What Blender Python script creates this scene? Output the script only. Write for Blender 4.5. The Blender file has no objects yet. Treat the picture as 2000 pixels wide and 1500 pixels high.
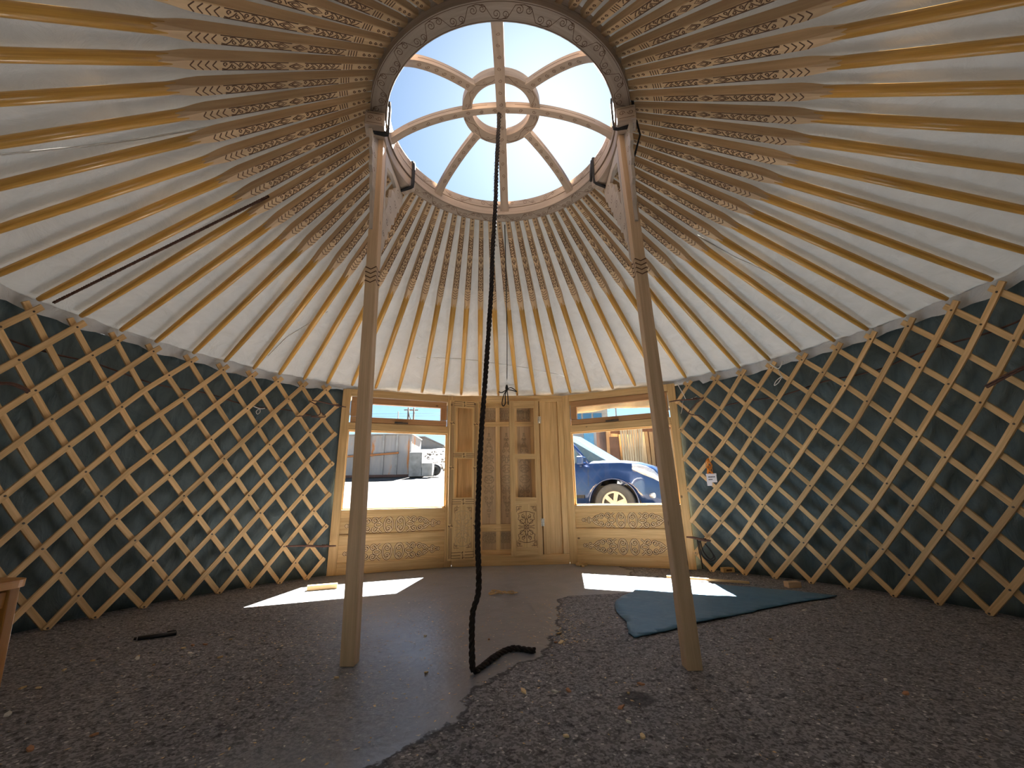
import bpy, math, random
from mathutils import Vector, Matrix, noise
random.seed(7)
S, Cc = math.sin, math.cos
PI = math.pi
D = math.radians
col = bpy.context.scene.collection
scn = bpy.context.scene

# ---------------------------------------------------------------- camera
pitch, roll, yaw = 0.263984, -0.016656, -0.005625
fw = Vector((S(yaw)*Cc(pitch), Cc(yaw)*Cc(pitch), S(pitch)))
rt = Vector((Cc(yaw), -S(yaw), 0)); up = rt.cross(fw)
r2 = rt*Cc(roll) + up*S(roll); u2 = up*Cc(roll) - rt*S(roll)
cam_d = bpy.data.cameras.new('camera'); cam = bpy.data.objects.new('camera', cam_d)
col.objects.link(cam)
M = Matrix((r2, u2, -fw)).transposed().to_4x4(); M.translation = Vector((0.012, -2.256, 0.746))
cam.matrix_world = M
cam_d.sensor_width = 36; cam_d.lens = 817.54/2000*36; cam_d.clip_end = 600; cam_d.clip_start = .02
scn.camera = cam

# ---------------------------------------------------------------- light
SUN = Vector((0.075, 0.665, 0.745)).normalized()
w = bpy.data.worlds.new('sky'); scn.world = w; w.use_nodes = True
nt = w.node_tree; bg = nt.nodes['Background']
sky = nt.nodes.new('ShaderNodeTexSky'); sky.sky_type = 'NISHITA'; sky.sun_disc = False
sky.sun_elevation = math.asin(SUN.z); sky.sun_rotation = math.atan2(SUN.x, SUN.y)
sky.altitude = 1300; sky.air_density = 1.0; sky.dust_density = 1.2; sky.ozone_density = .6
tintn = nt.nodes.new('ShaderNodeMix'); tintn.data_type = 'RGBA'; tintn.blend_type = 'MULTIPLY'; tintn.inputs[0].default_value = 1
tintn.inputs[7].default_value = (.80, 1.0, 1.08, 1); nt.links.new(sky.outputs[0], tintn.inputs[6])
nt.links.new(tintn.outputs[2], bg.inputs[0]); bg.inputs[1].default_value = 0.115
sl = bpy.data.lights.new('sun', 'SUN'); sl.energy = 85; sl.angle = D(.53); sl.color = (1, .97, .92)
so = bpy.data.objects.new('sun', sl); col.objects.link(so)
so.rotation_euler = (-SUN).to_track_quat('-Z', 'Y').to_euler(); so.location = SUN*30
scn.view_settings.view_transform = 'Standard'; scn.view_settings.look = 'None'
scn.view_settings.gamma = 1; scn.view_settings.exposure = 0.62
scn.view_settings.use_curve_mapping = False

# ---------------------------------------------------------------- materials
def newmat(name):
    m = bpy.data.materials.new(name); m.use_nodes = True
    return m, m.node_tree, m.node_tree.nodes['Principled BSDF']
def N(nt, t, **k):
    n = nt.nodes.new(t)
    for a, v in k.items(): setattr(n, a, v)
    return n
def ramp(nt, src, stops, interp='LINEAR'):
    r = N(nt, 'ShaderNodeValToRGB'); r.color_ramp.interpolation = interp
    el = r.color_ramp.elements
    while len(el) < len(stops): el.new(.5)
    for e, (p, c) in zip(el, stops): e.position = p; e.color = c if len(c) == 4 else (*c, 1)
    nt.links.new(src, r.inputs[0]); return r
def noiseN(nt, vec, scale, detail=4, rough=.55, dist=0):
    n = N(nt, 'ShaderNodeTexNoise'); n.inputs['Scale'].default_value = scale
    n.inputs['Detail'].default_value = detail; n.inputs['Roughness'].default_value = rough
    n.inputs['Distortion'].default_value = dist
    if vec is not None: nt.links.new(vec, n.inputs['Vector'])
    return n
def mixc(nt, fac, a, b, mode='MIX'):
    m = N(nt, 'ShaderNodeMix'); m.data_type = 'RGBA'; m.blend_type = mode
    for s, i in ((fac, 0), (a, 6), (b, 7)):
        if hasattr(s, 'links'): nt.links.new(s, m.inputs[i])
        elif isinstance(s, (int, float)): m.inputs[i].default_value = s
        else: m.inputs[i].default_value = (*s, 1)
    return m.outputs[2]
def bump(nt, b, h, strength, dist):
    n = N(nt, 'ShaderNodeBump'); n.inputs['Strength'].default_value = strength; n.inputs['Distance'].default_value = dist
    nt.links.new(h, n.inputs['Height']); nt.links.new(n.outputs[0], b.inputs['Normal'])
def wood(name, ca, cb, rough=.55, knots=True, spec=.4, kcol=(.12, .05, .02), coat=0):
    m, nt, b = newmat(name)
    uv = N(nt, 'ShaderNodeUVMap'); oi = N(nt, 'ShaderNodeObjectInfo')
    ad = N(nt, 'ShaderNodeVectorMath', operation='ADD'); cm = N(nt, 'ShaderNodeCombineXYZ')
    ml = N(nt, 'ShaderNodeMath', operation='MULTIPLY'); ml.inputs[1].default_value = 37
    nt.links.new(oi.outputs['Random'], ml.inputs[0]); nt.links.new(ml.outputs[0], cm.inputs[0]); nt.links.new(ml.outputs[0], cm.inputs[1])
    nt.links.new(uv.outputs[0], ad.inputs[0]); nt.links.new(cm.outputs[0], ad.inputs[1])
    mp = N(nt, 'ShaderNodeMapping'); mp.inputs['Scale'].default_value = (1.3, 26, 1); nt.links.new(ad.outputs[0], mp.inputs[0])
    n1 = noiseN(nt, mp.outputs[0], 1.6, 5, .6, .6)
    r1 = ramp(nt, n1.outputs[0], [(.32, ca), (.68, cb)])
    n2 = noiseN(nt, ad.outputs[0], 1.3, 2)
    r2_ = ramp(nt, n2.outputs[0], [(.3, (.86, .84, .8)), (.7, (1.08, 1.04, 1.0))])
    c = mixc(nt, 1.0, r1.outputs[0], r2_.outputs[0], 'MULTIPLY')
    hs = N(nt, 'ShaderNodeHueSaturation'); mr = N(nt, 'ShaderNodeMapRange'); mr.inputs[3].default_value = .86; mr.inputs[4].default_value = 1.12
    nt.links.new(oi.outputs['Random'], mr.inputs[0]); nt.links.new(mr.outputs[0], hs.inputs['Value']); nt.links.new(c, hs.inputs['Color'])
    c = hs.outputs[0]
    if knots:
        mk = N(nt, 'ShaderNodeMapping'); mk.inputs['Scale'].default_value = (4.2, 6.5, 1); nt.links.new(ad.outputs[0], mk.inputs[0])
        v = N(nt, 'ShaderNodeTexVoronoi'); v.inputs['Scale'].default_value = 1; nt.links.new(mk.outputs[0], v.inputs['Vector'])
        rk = ramp(nt, v.outputs['Distance'], [(.045, (1, 1, 1)), (.085, (0, 0, 0))])
        sc = N(nt, 'ShaderNodeSeparateColor'); nt.links.new(v.outputs['Color'], sc.inputs[0])
        gt = N(nt, 'ShaderNodeMath', operation='GREATER_THAN'); gt.inputs[1].default_value = .35; nt.links.new(sc.outputs[0], gt.inputs[0])
        mu = N(nt, 'ShaderNodeMath', operation='MULTIPLY'); nt.links.new(rk.outputs[0], mu.inputs[0]); nt.links.new(gt.outputs[0], mu.inputs[1])
        mu2 = N(nt, 'ShaderNodeMath', operation='MULTIPLY'); nt.links.new(mu.outputs[0], mu2.inputs[0]); mu2.inputs[1].default_value = .85
        c = mixc(nt, mu2.outputs[0], c, kcol)
    nt.links.new(c, b.inputs['Base Color']); b.inputs['Roughness'].default_value = rough
    b.inputs['Specular IOR Level'].default_value = spec
    if coat: b.inputs['Coat Weight'].default_value = coat; b.inputs['Coat Roughness'].default_value = .25
    bump(nt, b, n1.outputs[0], .25, .002)
    return m
def plain(name, c, rough=.6, metal=0, var=.15, scale=8, spec=.5, coat=0, bmp=0):
    m, nt, b = newmat(name)
    tc = N(nt, 'ShaderNodeTexCoord'); n = noiseN(nt, tc.outputs['Object'], scale, 4)
    lo = tuple(x*(1-var) for x in c); hi = tuple(min(1, x*(1+var)) for x in c)
    r = ramp(nt, n.outputs[0], [(.3, lo), (.7, hi)]); nt.links.new(r.outputs[0], b.inputs['Base Color'])
    b.inputs['Roughness'].default_value = rough; b.inputs['Metallic'].default_value = metal
    b.inputs['Specular IOR Level'].default_value = spec; b.inputs['Coat Weight'].default_value = coat
    if bmp: bump(nt, b, n.outputs[0], .6, bmp)
    return m
PINE = wood('pine_wood', (.60, .375, .15), (.80, .56, .265), .5)
PINE_R = wood('pine_sash', (.48, .24, .10), (.66, .38, .17), .5)
SLAT = wood('lattice_wood', (.56, .36, .16), (.80, .56, .29), .6, knots=False)
POSTW = wood('post_wood', (.56, .385, .235), (.72, .52, .335), .55)
VARN = wood('varnished_wood', (.60, .32, .07), (.80, .48, .12), .32, knots=False, coat=.35)
HEAD = wood('carved_wood', (.50, .33, .18), (.66, .47, .27), .5, knots=False)
BRACKW = wood('bracket_wood_skylit', (.50, .43, .36), (.62, .55, .47), .5, knots=False)  # pale grey: skylight falling on the brackets, put into the wood colour
RINGW = wood('crown_wood', (.30, .235, .185), (.42, .335, .265), .55, knots=False)
ORANGEW = wood('stool_wood', (.42, .17, .035), (.62, .29, .07), .4, knots=False, coat=.3)
BURNT = plain('burnt_line', (.10, .048, .02), .8)
RAISED = plain('raised_wood', (.86, .64, .34), .5, var=.1)
DARKHAIR = plain('horsehair', (.022, .014, .010), .9, var=.5, scale=60, bmp=.01)
CORD = plain('dark_cord', (.02, .018, .018), .85, var=.4, scale=60)
LEATHER = plain('brown_leather', (.10, .045, .03), .7, var=.4, scale=30, bmp=.003)
WHITE = plain('white_cord', (.75, .73, .68), .8, var=.05)
ORANGE = plain('orange_cord', (.85, .26, .01), .6, var=.1)
PAPER = plain('paper', (.78, .72, .70), .7, var=.04)
INK = plain('ink', (.03, .03, .035), .8)
METAL = plain('dark_metal', (.10, .085, .07), .45, .7)
BRASS = plain('hinge_metal', (.70, .66, .55), .3, .5)
ALU = plain('light_metal', (.65, .65, .66), .35, .8)
BLACK = plain('black_plastic', (.012, .012, .013), .45)
CHIP = plain('wood_chip', (.66, .45, .22), .8, var=.3, scale=3)

def cloth(name, ca, cb, trans=0.0, rough=.85, fold=.5, dist=.03, sc=(1, 1, 1), tint=(1, .93, .8)):
    m, nt, b = newmat(name)
    tc = N(nt, 'ShaderNodeTexCoord'); mp = N(nt, 'ShaderNodeMapping'); mp.inputs['Scale'].default_value = sc
    nt.links.new(tc.outputs['Object'], mp.inputs[0])
    n1 = noiseN(nt, mp.outputs[0], 1.2, 3, .5, .8); n2 = noiseN(nt, mp.outputs[0], 5, 5, .6, 1.4)
    r = ramp(nt, n2.outputs[0], [(.3, ca), (.7, cb)]); nt.links.new(r.outputs[0], b.inputs['Base Color'])
    ad = N(nt, 'ShaderNodeMath', operation='ADD'); nt.links.new(n1.outputs[0], ad.inputs[0])
    m2 = N(nt, 'ShaderNodeMath', operation='MULTIPLY'); m2.inputs[1].default_value = .25; nt.links.new(n2.outputs[0], m2.inputs[0])
    nt.links.new(m2.outputs[0], ad.inputs[1])
    b.inputs['Roughness'].default_value = rough; b.inputs['Specular IOR Level'].default_value = .2
    bump(nt, b, ad.outputs[0], fold, dist)
    if trans:
        t = N(nt, 'ShaderNodeBsdfTranslucent'); t.inputs[0].default_value = (*tint, 1)
        mx = N(nt, 'ShaderNodeMixShader'); mx.inputs[0].default_value = trans
        nt.links.new(b.outputs[0], mx.inputs[1]); nt.links.new(t.outputs[0], mx.inputs[2])
        nt.links.new(mx.outputs[0], nt.nodes['Material Output'].inputs[0])
    return m
CANVAS = cloth('roof_canvas', (.52, .52, .51), (.60, .60, .59), tint=(1, .96, .87), trans=.0036, fold=.9, dist=.06)
SEAM = cloth('canvas_seam', (.8, .79, .76), (.86, .85, .82), trans=.08)
SKIRT = cloth('canvas_hem', (.62, .60, .56), (.72, .70, .66), fold=.6, dist=.02, sc=(2, 2, 2))
TARP = cloth('dark_green_tarp', (.085, .118, .122), (.145, .185, .190), rough=.6, fold=.9, dist=.06, sc=(1.6, 1.6, .8))
BLUET = cloth('blue_tarp', (.075, .17, .27), (.10, .22, .33), rough=.5, fold=.5, dist=.02, sc=(2, 2, 2))
FLAP = cloth('beige_flap', (.60, .50, .34), (.72, .62, .44), trans=.35, fold=.6, dist=.02, sc=(3, 3, 3))

def glass(name):
    m, nt, b = newmat(name)
    nt.nodes.remove(b)
    t = N(nt, 'ShaderNodeBsdfTransparent'); g = N(nt, 'ShaderNodeBsdfGlossy'); g.inputs['Roughness'].default_value = .02
    lw = N(nt, 'ShaderNodeLayerWeight'); fr = N(nt, 'ShaderNodeMapRange'); fr.inputs[1].default_value = .3; fr.inputs[3].default_value = .03; fr.inputs[4].default_value = .35; nt.links.new(lw.outputs['Facing'], fr.inputs[0])
    mx = N(nt, 'ShaderNodeMixShader'); nt.links.new(fr.outputs[0], mx.inputs[0]); nt.links.new(t.outputs[0], mx.inputs[1]); nt.links.new(g.outputs[0], mx.inputs[2])
    nt.links.new(mx.outputs[0], nt.nodes['Material Output'].inputs[0]); return m
GLASS = glass('window_glass')

# ---------------------------------------------------------------- mesh builder
class MB:
    def __init__(s): s.v = []; s.f = []; s.uv = []; s.mi = []; s.sm = []
    def face(s, idx, uvs, mi=0, sm=False): s.f.append(tuple(idx)); s.uv.append([tuple(u) for u in uvs]); s.mi.append(mi); s.sm.append(sm)
    def box(s, c, d, mat=None, grain=None, mi=0):
        """box with centre c and full size d; grain 0/1/2 = axis of the wood grain (longest by default)"""
        if grain is None: grain = max(range(3), key=lambda i: d[i])
        o = len(s.v); P = []
        for x in (-.5, .5):
            for y in (-.5, .5):
                for z in (-.5, .5):
                    p = Vector((c[0]+x*d[0], c[1]+y*d[1], c[2]+z*d[2])); P.append(p.copy())
                    s.v.append(mat @ p if mat is not None else p)
        for q, ax in (((0, 1, 3, 2), 0), ((4, 6, 7, 5), 0), ((0, 4, 5, 1), 1), ((2, 3, 7, 6), 1), ((0, 2, 6, 4), 2), ((1, 5, 7, 3), 2)):
            others = [i for i in range(3) if i != ax]
            if grain in others: a = grain; b_ = [i for i in others if i != grain][0]
            else: a, b_ = others
            s.face([o+i for i in q], [(P[i][a], P[i][b_]+ax*.37) for i in q], mi)
        return s
    def tube(s, pts, r, n=8, mi=0, cap=True, flat=1.0):
        pts = [Vector(p) for p in pts]; o = len(s.v); L = 0; k = len(pts)
        rr = r if isinstance(r, (list, tuple)) else [r]*k
        t0 = (pts[1]-pts[0]).normalized(); a = t0.orthogonal().normalized(); lens = []
        for i, p in enumerate(pts):
            t = (pts[min(i+1, k-1)]-pts[max(i-1, 0)])
            t = t.normalized() if t.length > 1e-9 else t0
            a = (a - t*a.dot(t)); a = a.normalized() if a.length > 1e-6 else t.orthogonal().normalized()
            b_ = t.cross(a)
            if i: L += (p-pts[i-1]).length
            lens.append(L)
            for j in range(n):
                an = 2*PI*j/n; s.v.append(p + (a*Cc(an) + b_*S(an)*flat)*rr[i])
        for i in range(k-1):
            for j in range(n):
                j2 = (j+1) % n
                s.face([o+i*n+j, o+i*n+j2, o+(i+1)*n+j2, o+(i+1)*n+j],
                       [(lens[i], j*.02), (lens[i], (j+1)*.02), (lens[i+1], (j+1)*.02), (lens[i+1], j*.02)], mi, True)
        if cap:
            s.face([o+j for j in range(n)][::-1], [(0, 0)]*n, mi); s.face([o+(k-1)*n+j for j in range(n)], [(0, 0)]*n, mi)
        return s
    def loft(s, secs, closed=True, mi=0, sm=True, cap=True, vs=.03):
        """secs: list of lists of points (same count)"""
        o = len(s.v); n = len(secs[0]); L = 0; lens = [0]
        for i in range(1, len(secs)): L += (Vector(secs[i][0])-Vector(secs[i-1][0])).length; lens.append(L)
        for sec in secs: s.v += [Vector(p) for p in sec]
        for i in range(len(secs)-1):
            for j in range(n if closed else n-1):
                j2 = (j+1) % n
                s.face([o+i*n+j, o+(i+1)*n+j, o+(i+1)*n+j2, o+i*n+j2], [(lens[i], j*vs), (lens[i+1], j*vs), (lens[i+1], (j+1)*vs), (lens[i], (j+1)*vs)], mi, sm)
        if cap and closed:
            s.face([o+j for j in range(n)], [(0, j*vs) for j in range(n)], mi)
            s.face([o+(len(secs)-1)*n+j for j in range(n)][::-1], [(0, j*vs) for j in range(n)], mi)
        return s
    def ribbon(s, pl, wd, fn, mi=1, off=.0006, closed=False):
        """flat strip of width wd along 2D polyline pl; fn(u,v,h) -> point"""
        k = len(pl)
        if k < 2: return s
        o = len(s.v); dist = 0
        for i in range(k):
            a = pl[(i-1) % k] if (closed or i) else pl[0]; b_ = pl[(i+1) % k] if (closed or i < k-1) else pl[-1]
            tx, ty = b_[0]-a[0], b_[1]-a[1]; l = math.hypot(tx, ty) or 1
            nx, ny = -ty/l*wd/2, tx/l*wd/2
            s.v.append(Vector(fn(pl[i][0]+nx, pl[i][1]+ny, off))); s.v.append(Vector(fn(pl[i][0]-nx, pl[i][1]-ny, off)))
        for i in range(k if closed else k-1):
            j = (i+1) % k
            s.face([o+2*i, o+2*i+1, o+2*j+1, o+2*j], [(0, 0), (0, .01), (.02, .01), (.02, 0)], mi)
        return s
    def prism(s, outline, fn, h0, h1, mi=0, holes=None):
        """extrude a 2D outline between offsets h0 and h1"""
        from mathutils.geometry import tessellate_polygon
        loops = [outline] + (holes or []); allp = [p for l in loops for p in l]
        tris = tessellate_polygon([[Vector((p[0], p[1], 0)) for p in l] for l in loops])
        o = len(s.v); n = len(allp)
        for h in (h0, h1): s.v += [Vector(fn(p[0], p[1], h)) for p in allp]
        for t in tris:
            s.face([o+t[0], o+t[1], o+t[2]], [allp[i] for i in t], mi); s.face([o+n+t[2], o+n+t[1], o+n+t[0]], [allp[i] for i in reversed(t)], mi)
        st = 0
        for l in loops:
            m_ = len(l)
            for i in range(m_):
                a, b_ = st+i, st+(i+1) % m_
                s.face([o+a, o+b_, o+n+b_, o+n+a], [(l[i][0], h0), (l[(i+1) % m_][0], h0), (l[(i+1) % m_][0], h1), (l[i][0], h1)], mi)
            st += m_
        return s
    def build(s, name, mats, parent=None, bevel=0, solid=0):
        me = bpy.data.meshes.new(name); me.from_pydata([tuple(v) for v in s.v], [], s.f)
        if not isinstance(mats, (list, tuple)): mats = [mats]
        for m in mats: me.materials.append(m)
        ul = me.uv_layers.new(name='UVMap').data; k = 0
        for p, u, mi, sm in zip(me.polygons, s.uv, s.mi, s.sm):
            p.material_index = mi; p.use_smooth = sm
            for q in u: ul[k].uv = q; k += 1
        me.update()
        o = bpy.data.objects.new(name, me); col.objects.link(o)
        if parent: o.parent = parent
        if bevel:
            b = o.modifiers.new('bevel', 'BEVEL'); b.width = bevel; b.segments = 2; b.limit_method = 'ANGLE'; b.angle_limit = D(50)
        if solid:
            b = o.modifiers.new('solid', 'SOLIDIFY'); b.thickness = solid; b.offset = 0
        return o
def tag(o, label, cat, group=None, kind=None):
    if label: o['label'] = label
    if cat: o['category'] = cat
    if group: o['group'] = group
    if kind: o['kind'] = kind
    return o
def empty(name, loc=(0, 0, 0), rz=0, mat=None):
    o = bpy.data.objects.new(name, None); col.objects.link(o); o.empty_display_size = .05
    if mat is not None: o.matrix_world = mat
    else: o.location = loc; o.rotation_euler = (0, 0, rz)
    return o
def copy_tree(o, parent=None):
    c = o.copy(); col.objects.link(c)
    if parent: c.parent = parent
    for ch in [x for x in KIDS.get(o.name, [])]: copy_tree(ch, c)
    return c
KIDS = {}
def kid(p, o): KIDS.setdefault(p.name, []).append(o); return o

# ---------------------------------------------------------------- ornament lines
def spiral(cx, cy, r, a0, turns, sg=1, n=18, rin=.22, sy=1):
    return [(cx+r*(1-(1-rin)*t/n)*Cc(a0+sg*2*PI*turns*t/n), cy+sy*r*(1-(1-rin)*t/n)*S(a0+sg*2*PI*turns*t/n)) for t in range(n+1)]
def oval(cx, cy, rx, ry, n=20): return [(cx+rx*Cc(2*PI*t/n), cy+ry*S(2*PI*t/n)) for t in range(n+1)]
def band_motif(L, H):
    """the long scroll ornament of the panels: centred, tapering to a dot at both ends"""
    P = []
    for sx in (-1, 1):
        P.append(oval(sx*.062*L, 0, .045*L, .46*H, 26))
        P.append(oval(sx*.165*L, 0, .036*L, .13*H))
        for sy in (-1, 1):
            P.append(spiral(sx*.062*L, sy*.22*H, .028*L, PI/2*sy, 1.1, sx*sy))
            P.append([(sx*(.13+.035*S(t*PI/8))*L, sy*(.05+.42*t/8)*H) for t in range(9)])
            P.append(spiral(sx*.205*L, sy*.27*H, .2*H, PI if sx > 0 else 0, 1.2, -sx*sy))
            P.append(spiral(sx*.275*L, sy*.23*H, .19*H, PI if sx > 0 else 0, 1.2, -sx*sy))
            P.append(spiral(sx*.335*L, sy*.17*H, .13*H, PI if sx > 0 else 0, 1.2, sx*sy, 12))
            P.append([(sx*(.30+.11*t/8)*L, sy*(.30-.30*t/8+.05*S(t*PI/4))*H) for t in range(9)])
            P.append(spiral(sx*.415*L, sy*.10*H, .12*H, 0, 1.1, sx*sy, 12))
            P.append([(sx*(.445+.02*t/3)*L, sy*(.10-.06*t/3)*H) for t in range(4)])
        P.append(oval(sx*.482*L, 0, .05*H, .07*H, 8))
    return P
def medallion(W, H):
    P = []
    for sx in (-1, 1):
        for sy in (-1, 1):
            P.append([(sx*W*.5*S(PI*t/12)*(1-.25*abs(S(3*PI*t/12))), sy*H*.5*Cc(PI*t/24*1.0)) for t in range(0, 13)][::1])
            P.append(spiral(sx*.22*W, sy*.20*H, .20*W, PI/2*sy, 1.2, sx*sy))
            P.append(spiral(sx*.14*W, sy*.34*H, .12*W, PI/2*sy, 1.1, -sx*sy, 12))
            P.append([(sx*.05*W, sy*.04*H), (sx*.24*W, sy*.02*H), (sx*.42*W, sy*.05*H)])
            P.append([(sx*.03*W, sy*.05*H), (sx*.06*W, sy*.18*H), (0, sy*.30*H), (0, sy*.5*H)])
    P.append(oval(0, 0, .1*W, .06*H, 12)); return P
def corner(x, y, sx, sy, r):
    return [[(x, y), (x+sx*r, y)], [(x, y), (x, y+sy*r)], spiral(x+sx*.5*r, y+sy*.28*r, .22*r, 0, 1, sx*sy, 10), spiral(x+sx*.28*r, y+sy*.6*r, .2*r, 0, 1, -sx*sy, 10)]
def swap(P): return [[(y, x) for x, y in l] for l in P]
def shift(P, dx, dy): return [[(x+dx, y+dy) for x, y in l] for l in P]
def engrave(mb, P, fn, dark=.005, light=None, dm=1, lm=2):
    for l in P:
        mb.ribbon(l, dark, fn, dm, .0008)
        if light: mb.ribbon(l, light, fn, lm, .0026)

CXR = -.043                     # crown centre x
# ================================================================ FLOOR
def floor_mat():
    m, nt, b = newmat('floor_screed')
    tc = N(nt, 'ShaderNodeTexCoord'); sp = N(nt, 'ShaderNodeSeparateXYZ'); nt.links.new(tc.outputs['Object'], sp.inputs[0])
    nz = noiseN(nt, tc.outputs['Object'], 3.5, 6, .65)
    ns = N(nt, 'ShaderNodeMath', operation='MULTIPLY_ADD'); ns.inputs[1].default_value = .34; ns.inputs[2].default_value = -.17
    nt.links.new(nz.outputs[0], ns.inputs[0])
    xx = N(nt, 'ShaderNodeMath', operation='ADD'); nt.links.new(sp.outputs[0], xx.inputs[0]); nt.links.new(ns.outputs[0], xx.inputs[1])
    def curve(pts):
        mr = N(nt, 'ShaderNodeMapRange'); mr.inputs[1].default_value = -3; mr.inputs[2].default_value = 3; nt.links.new(sp.outputs[1], mr.inputs[0])
        fc = N(nt, 'ShaderNodeFloatCurve'); cu = fc.mapping.curves[0]
        for i, (y, x) in enumerate(pts):
            px, py = (y+3)/6, (x+3)/6
            if i < 2: cu.points[i].location = (px, py)
            else: cu.points.new(px, py)
        fc.mapping.update(); nt.links.new(mr.outputs[0], fc.inputs['Value'])
        o = N(nt, 'ShaderNodeMath', operation='MULTIPLY_ADD'); o.inputs[1].default_value = 6; o.inputs[2].default_value = -3
        nt.links.new(fc.outputs[0], o.inputs[0]); return o.outputs[0]
    rb = curve([(-3, -2.4), (3, 1.1), (-1.6, -1.2), (-.79, -.39), (-.54, -.22), (-.3, -.16), (-.12, -.02), (.06, .10), (.41, .22), (.92, .29), (1.29, .40), (1.40, .95), (1.9, 1.1)])
    lb = curve([(-3, -2.8), (3, -2.0), (-1.6, -1.7), (-.8, -.85), (-.6, -.70), (-.3, -.75), (.34, -1.1), (1.9, -1.9)])
    def sub(a, b_):
        o = N(nt, 'ShaderNodeMath', operation='SUBTRACT'); nt.links.new(a, o.inputs[0]); nt.links.new(b_, o.inputs[1]); return o.outputs[0]
    dr = sub(rb, xx.outputs[0]); dl = sub(xx.outputs[0], lb)
    fr = N(nt, 'ShaderNodeMapRange'); fr.inputs[1].default_value = -.01; fr.inputs[2].default_value = .015; nt.links.new(dr, fr.inputs[0])
    fl = N(nt, 'ShaderNodeMapRange'); fl.inputs[1].default_value = -.25; fl.inputs[2].default_value = .45; nt.links.new(dl, fl.inputs[0])
    sm = N(nt, 'ShaderNodeMath', operation='MULTIPLY'); nt.links.new(fr.outputs[0], sm.inputs[0]); nt.links.new(fl.outputs[0], sm.inputs[1])
    # crack along the right edge of the smooth screed
    ab = N(nt, 'ShaderNodeMath', operation='ABSOLUTE'); nt.links.new(dr, ab.inputs[0])
    ck = N(nt, 'ShaderNodeMapRange'); ck.inputs[1].default_value = .016; ck.inputs[2].default_value = .006; ck.inputs[3].default_value = 0; ck.inputs[4].default_value = .85; nt.links.new(ab.outputs[0], ck.inputs[0])
    # aggregate
    v1 = N(nt, 'ShaderNodeTexVoronoi'); v1.inputs['Scale'].default_value = 120; nt.links.new(tc.outputs['Object'], v1.inputs['Vector'])
    v2 = N(nt, 'ShaderNodeTexVoronoi'); v2.inputs['Scale'].default_value = 38; nt.links.new(tc.outputs['Object'], v2.inputs['Vector'])
    s1 = N(nt, 'ShaderNodeSeparateColor'); nt.links.new(v1.outputs['Color'], s1.inputs[0])
    agg = ramp(nt, s1.outputs[0], [(0, (.135, .13, .137)), (.45, (.26, .255, .268)), (.80, (.31, .305, .32)), (.982, (.62, .61, .60))], 'CONSTANT')
    dk = noiseN(nt, tc.outputs['Object'], 26, 5, .7); pit = ramp(nt, dk.outputs[0], [(.38, (.22, .21, .21)), (.47, (1, 1, 1))])
    rough_c = mixc(nt, 1, agg.outputs[0], pit.outputs[0], 'MULTIPLY')
    n3 = noiseN(nt, tc.outputs['Object'], 1.4, 3); br = ramp(nt, n3.outputs[0], [(.3, (.85, .82, .80)), (.7, (1.15, 1.1, 1.06))])
    rough_c = mixc(nt, 1, rough_c, br.outputs[0], 'MULTIPLY')
    n4 = noiseN(nt, tc.outputs['Object'], 5, 6, .6, .4); smc = ramp(nt, n4.outputs[0], [(.3, (.20, .21, .235)), (.7, (.28, .29, .32))])
    c = mixc(nt, sm.outputs[0], rough_c, smc.outputs[0])
    sp2 = ramp(nt, s1.outputs[0], [(.0, (0, 0, 0)), (.972, (1, 1, 1))], 'CONSTANT')
    c = mixc(nt, ck.outputs[0], c, (.012, .010, .010))
    # stain
    dv = N(nt, 'ShaderNodeVectorMath', operation='DISTANCE'); dv.inputs[1].default_value = (.457, -.407, 0); nt.links.new(tc.outputs['Object'], dv.inputs[0])
    sa = N(nt, 'ShaderNodeMath', operation='MULTIPLY_ADD'); sa.inputs[1].default_value = .06; nt.links.new(nz.outputs[0], sa.inputs[0]); nt.links.new(dv.outputs['Value'], sa.inputs[2])
    st = N(nt, 'ShaderNodeMapRange'); st.inputs[1].default_value = .105; st.inputs[2].default_value = .085; st.inputs[4].default_value = .75; nt.links.new(sa.outputs[0], st.inputs[0])
    c = mixc(nt, st.outputs[0], c, (.018, .017, .020))
    nt.links.new(c, b.inputs['Base Color'])
    rr = N(nt, 'ShaderNodeMapRange'); rr.inputs[3].default_value = .72; rr.inputs[4].default_value = .32; nt.links.new(sm.outputs[0], rr.inputs[0]); nt.links.new(rr.outputs[0], b.inputs['Roughness'])
    h = N(nt, 'ShaderNodeMath', operation='MULTIPLY_ADD'); nt.links.new(v2.outputs[0], h.inputs[0]); h.inputs[1].default_value = .6; nt.links.new(dk.outputs[0], h.inputs[2])
    hm = N(nt, 'ShaderNodeMapRange'); hm.inputs[3].default_value = .8; hm.inputs[4].default_value = .18; nt.links.new(sm.outputs[0], hm.inputs[0])
    bp = N(nt, 'ShaderNodeBump'); bp.inputs['Distance'].default_value = .008; nt.links.new(hm.outputs[0], bp.inputs['Strength']); nt.links.new(h.outputs[0], bp.inputs['Height']); nt.links.new(bp.outputs[0], b.inputs['Normal'])
    return m
mb = MB(); n = 96
pts = [(3.10*S(2*PI*i/n), 3.10*Cc(2*PI*i/n)) for i in range(n)]
mb.prism(pts, lambda u, v, h: (u, v, h), -.12, 0)
tag(mb.build('floor', floor_mat()), 'dark grey rough concrete floor of the round tent', None, kind='structure')

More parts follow.
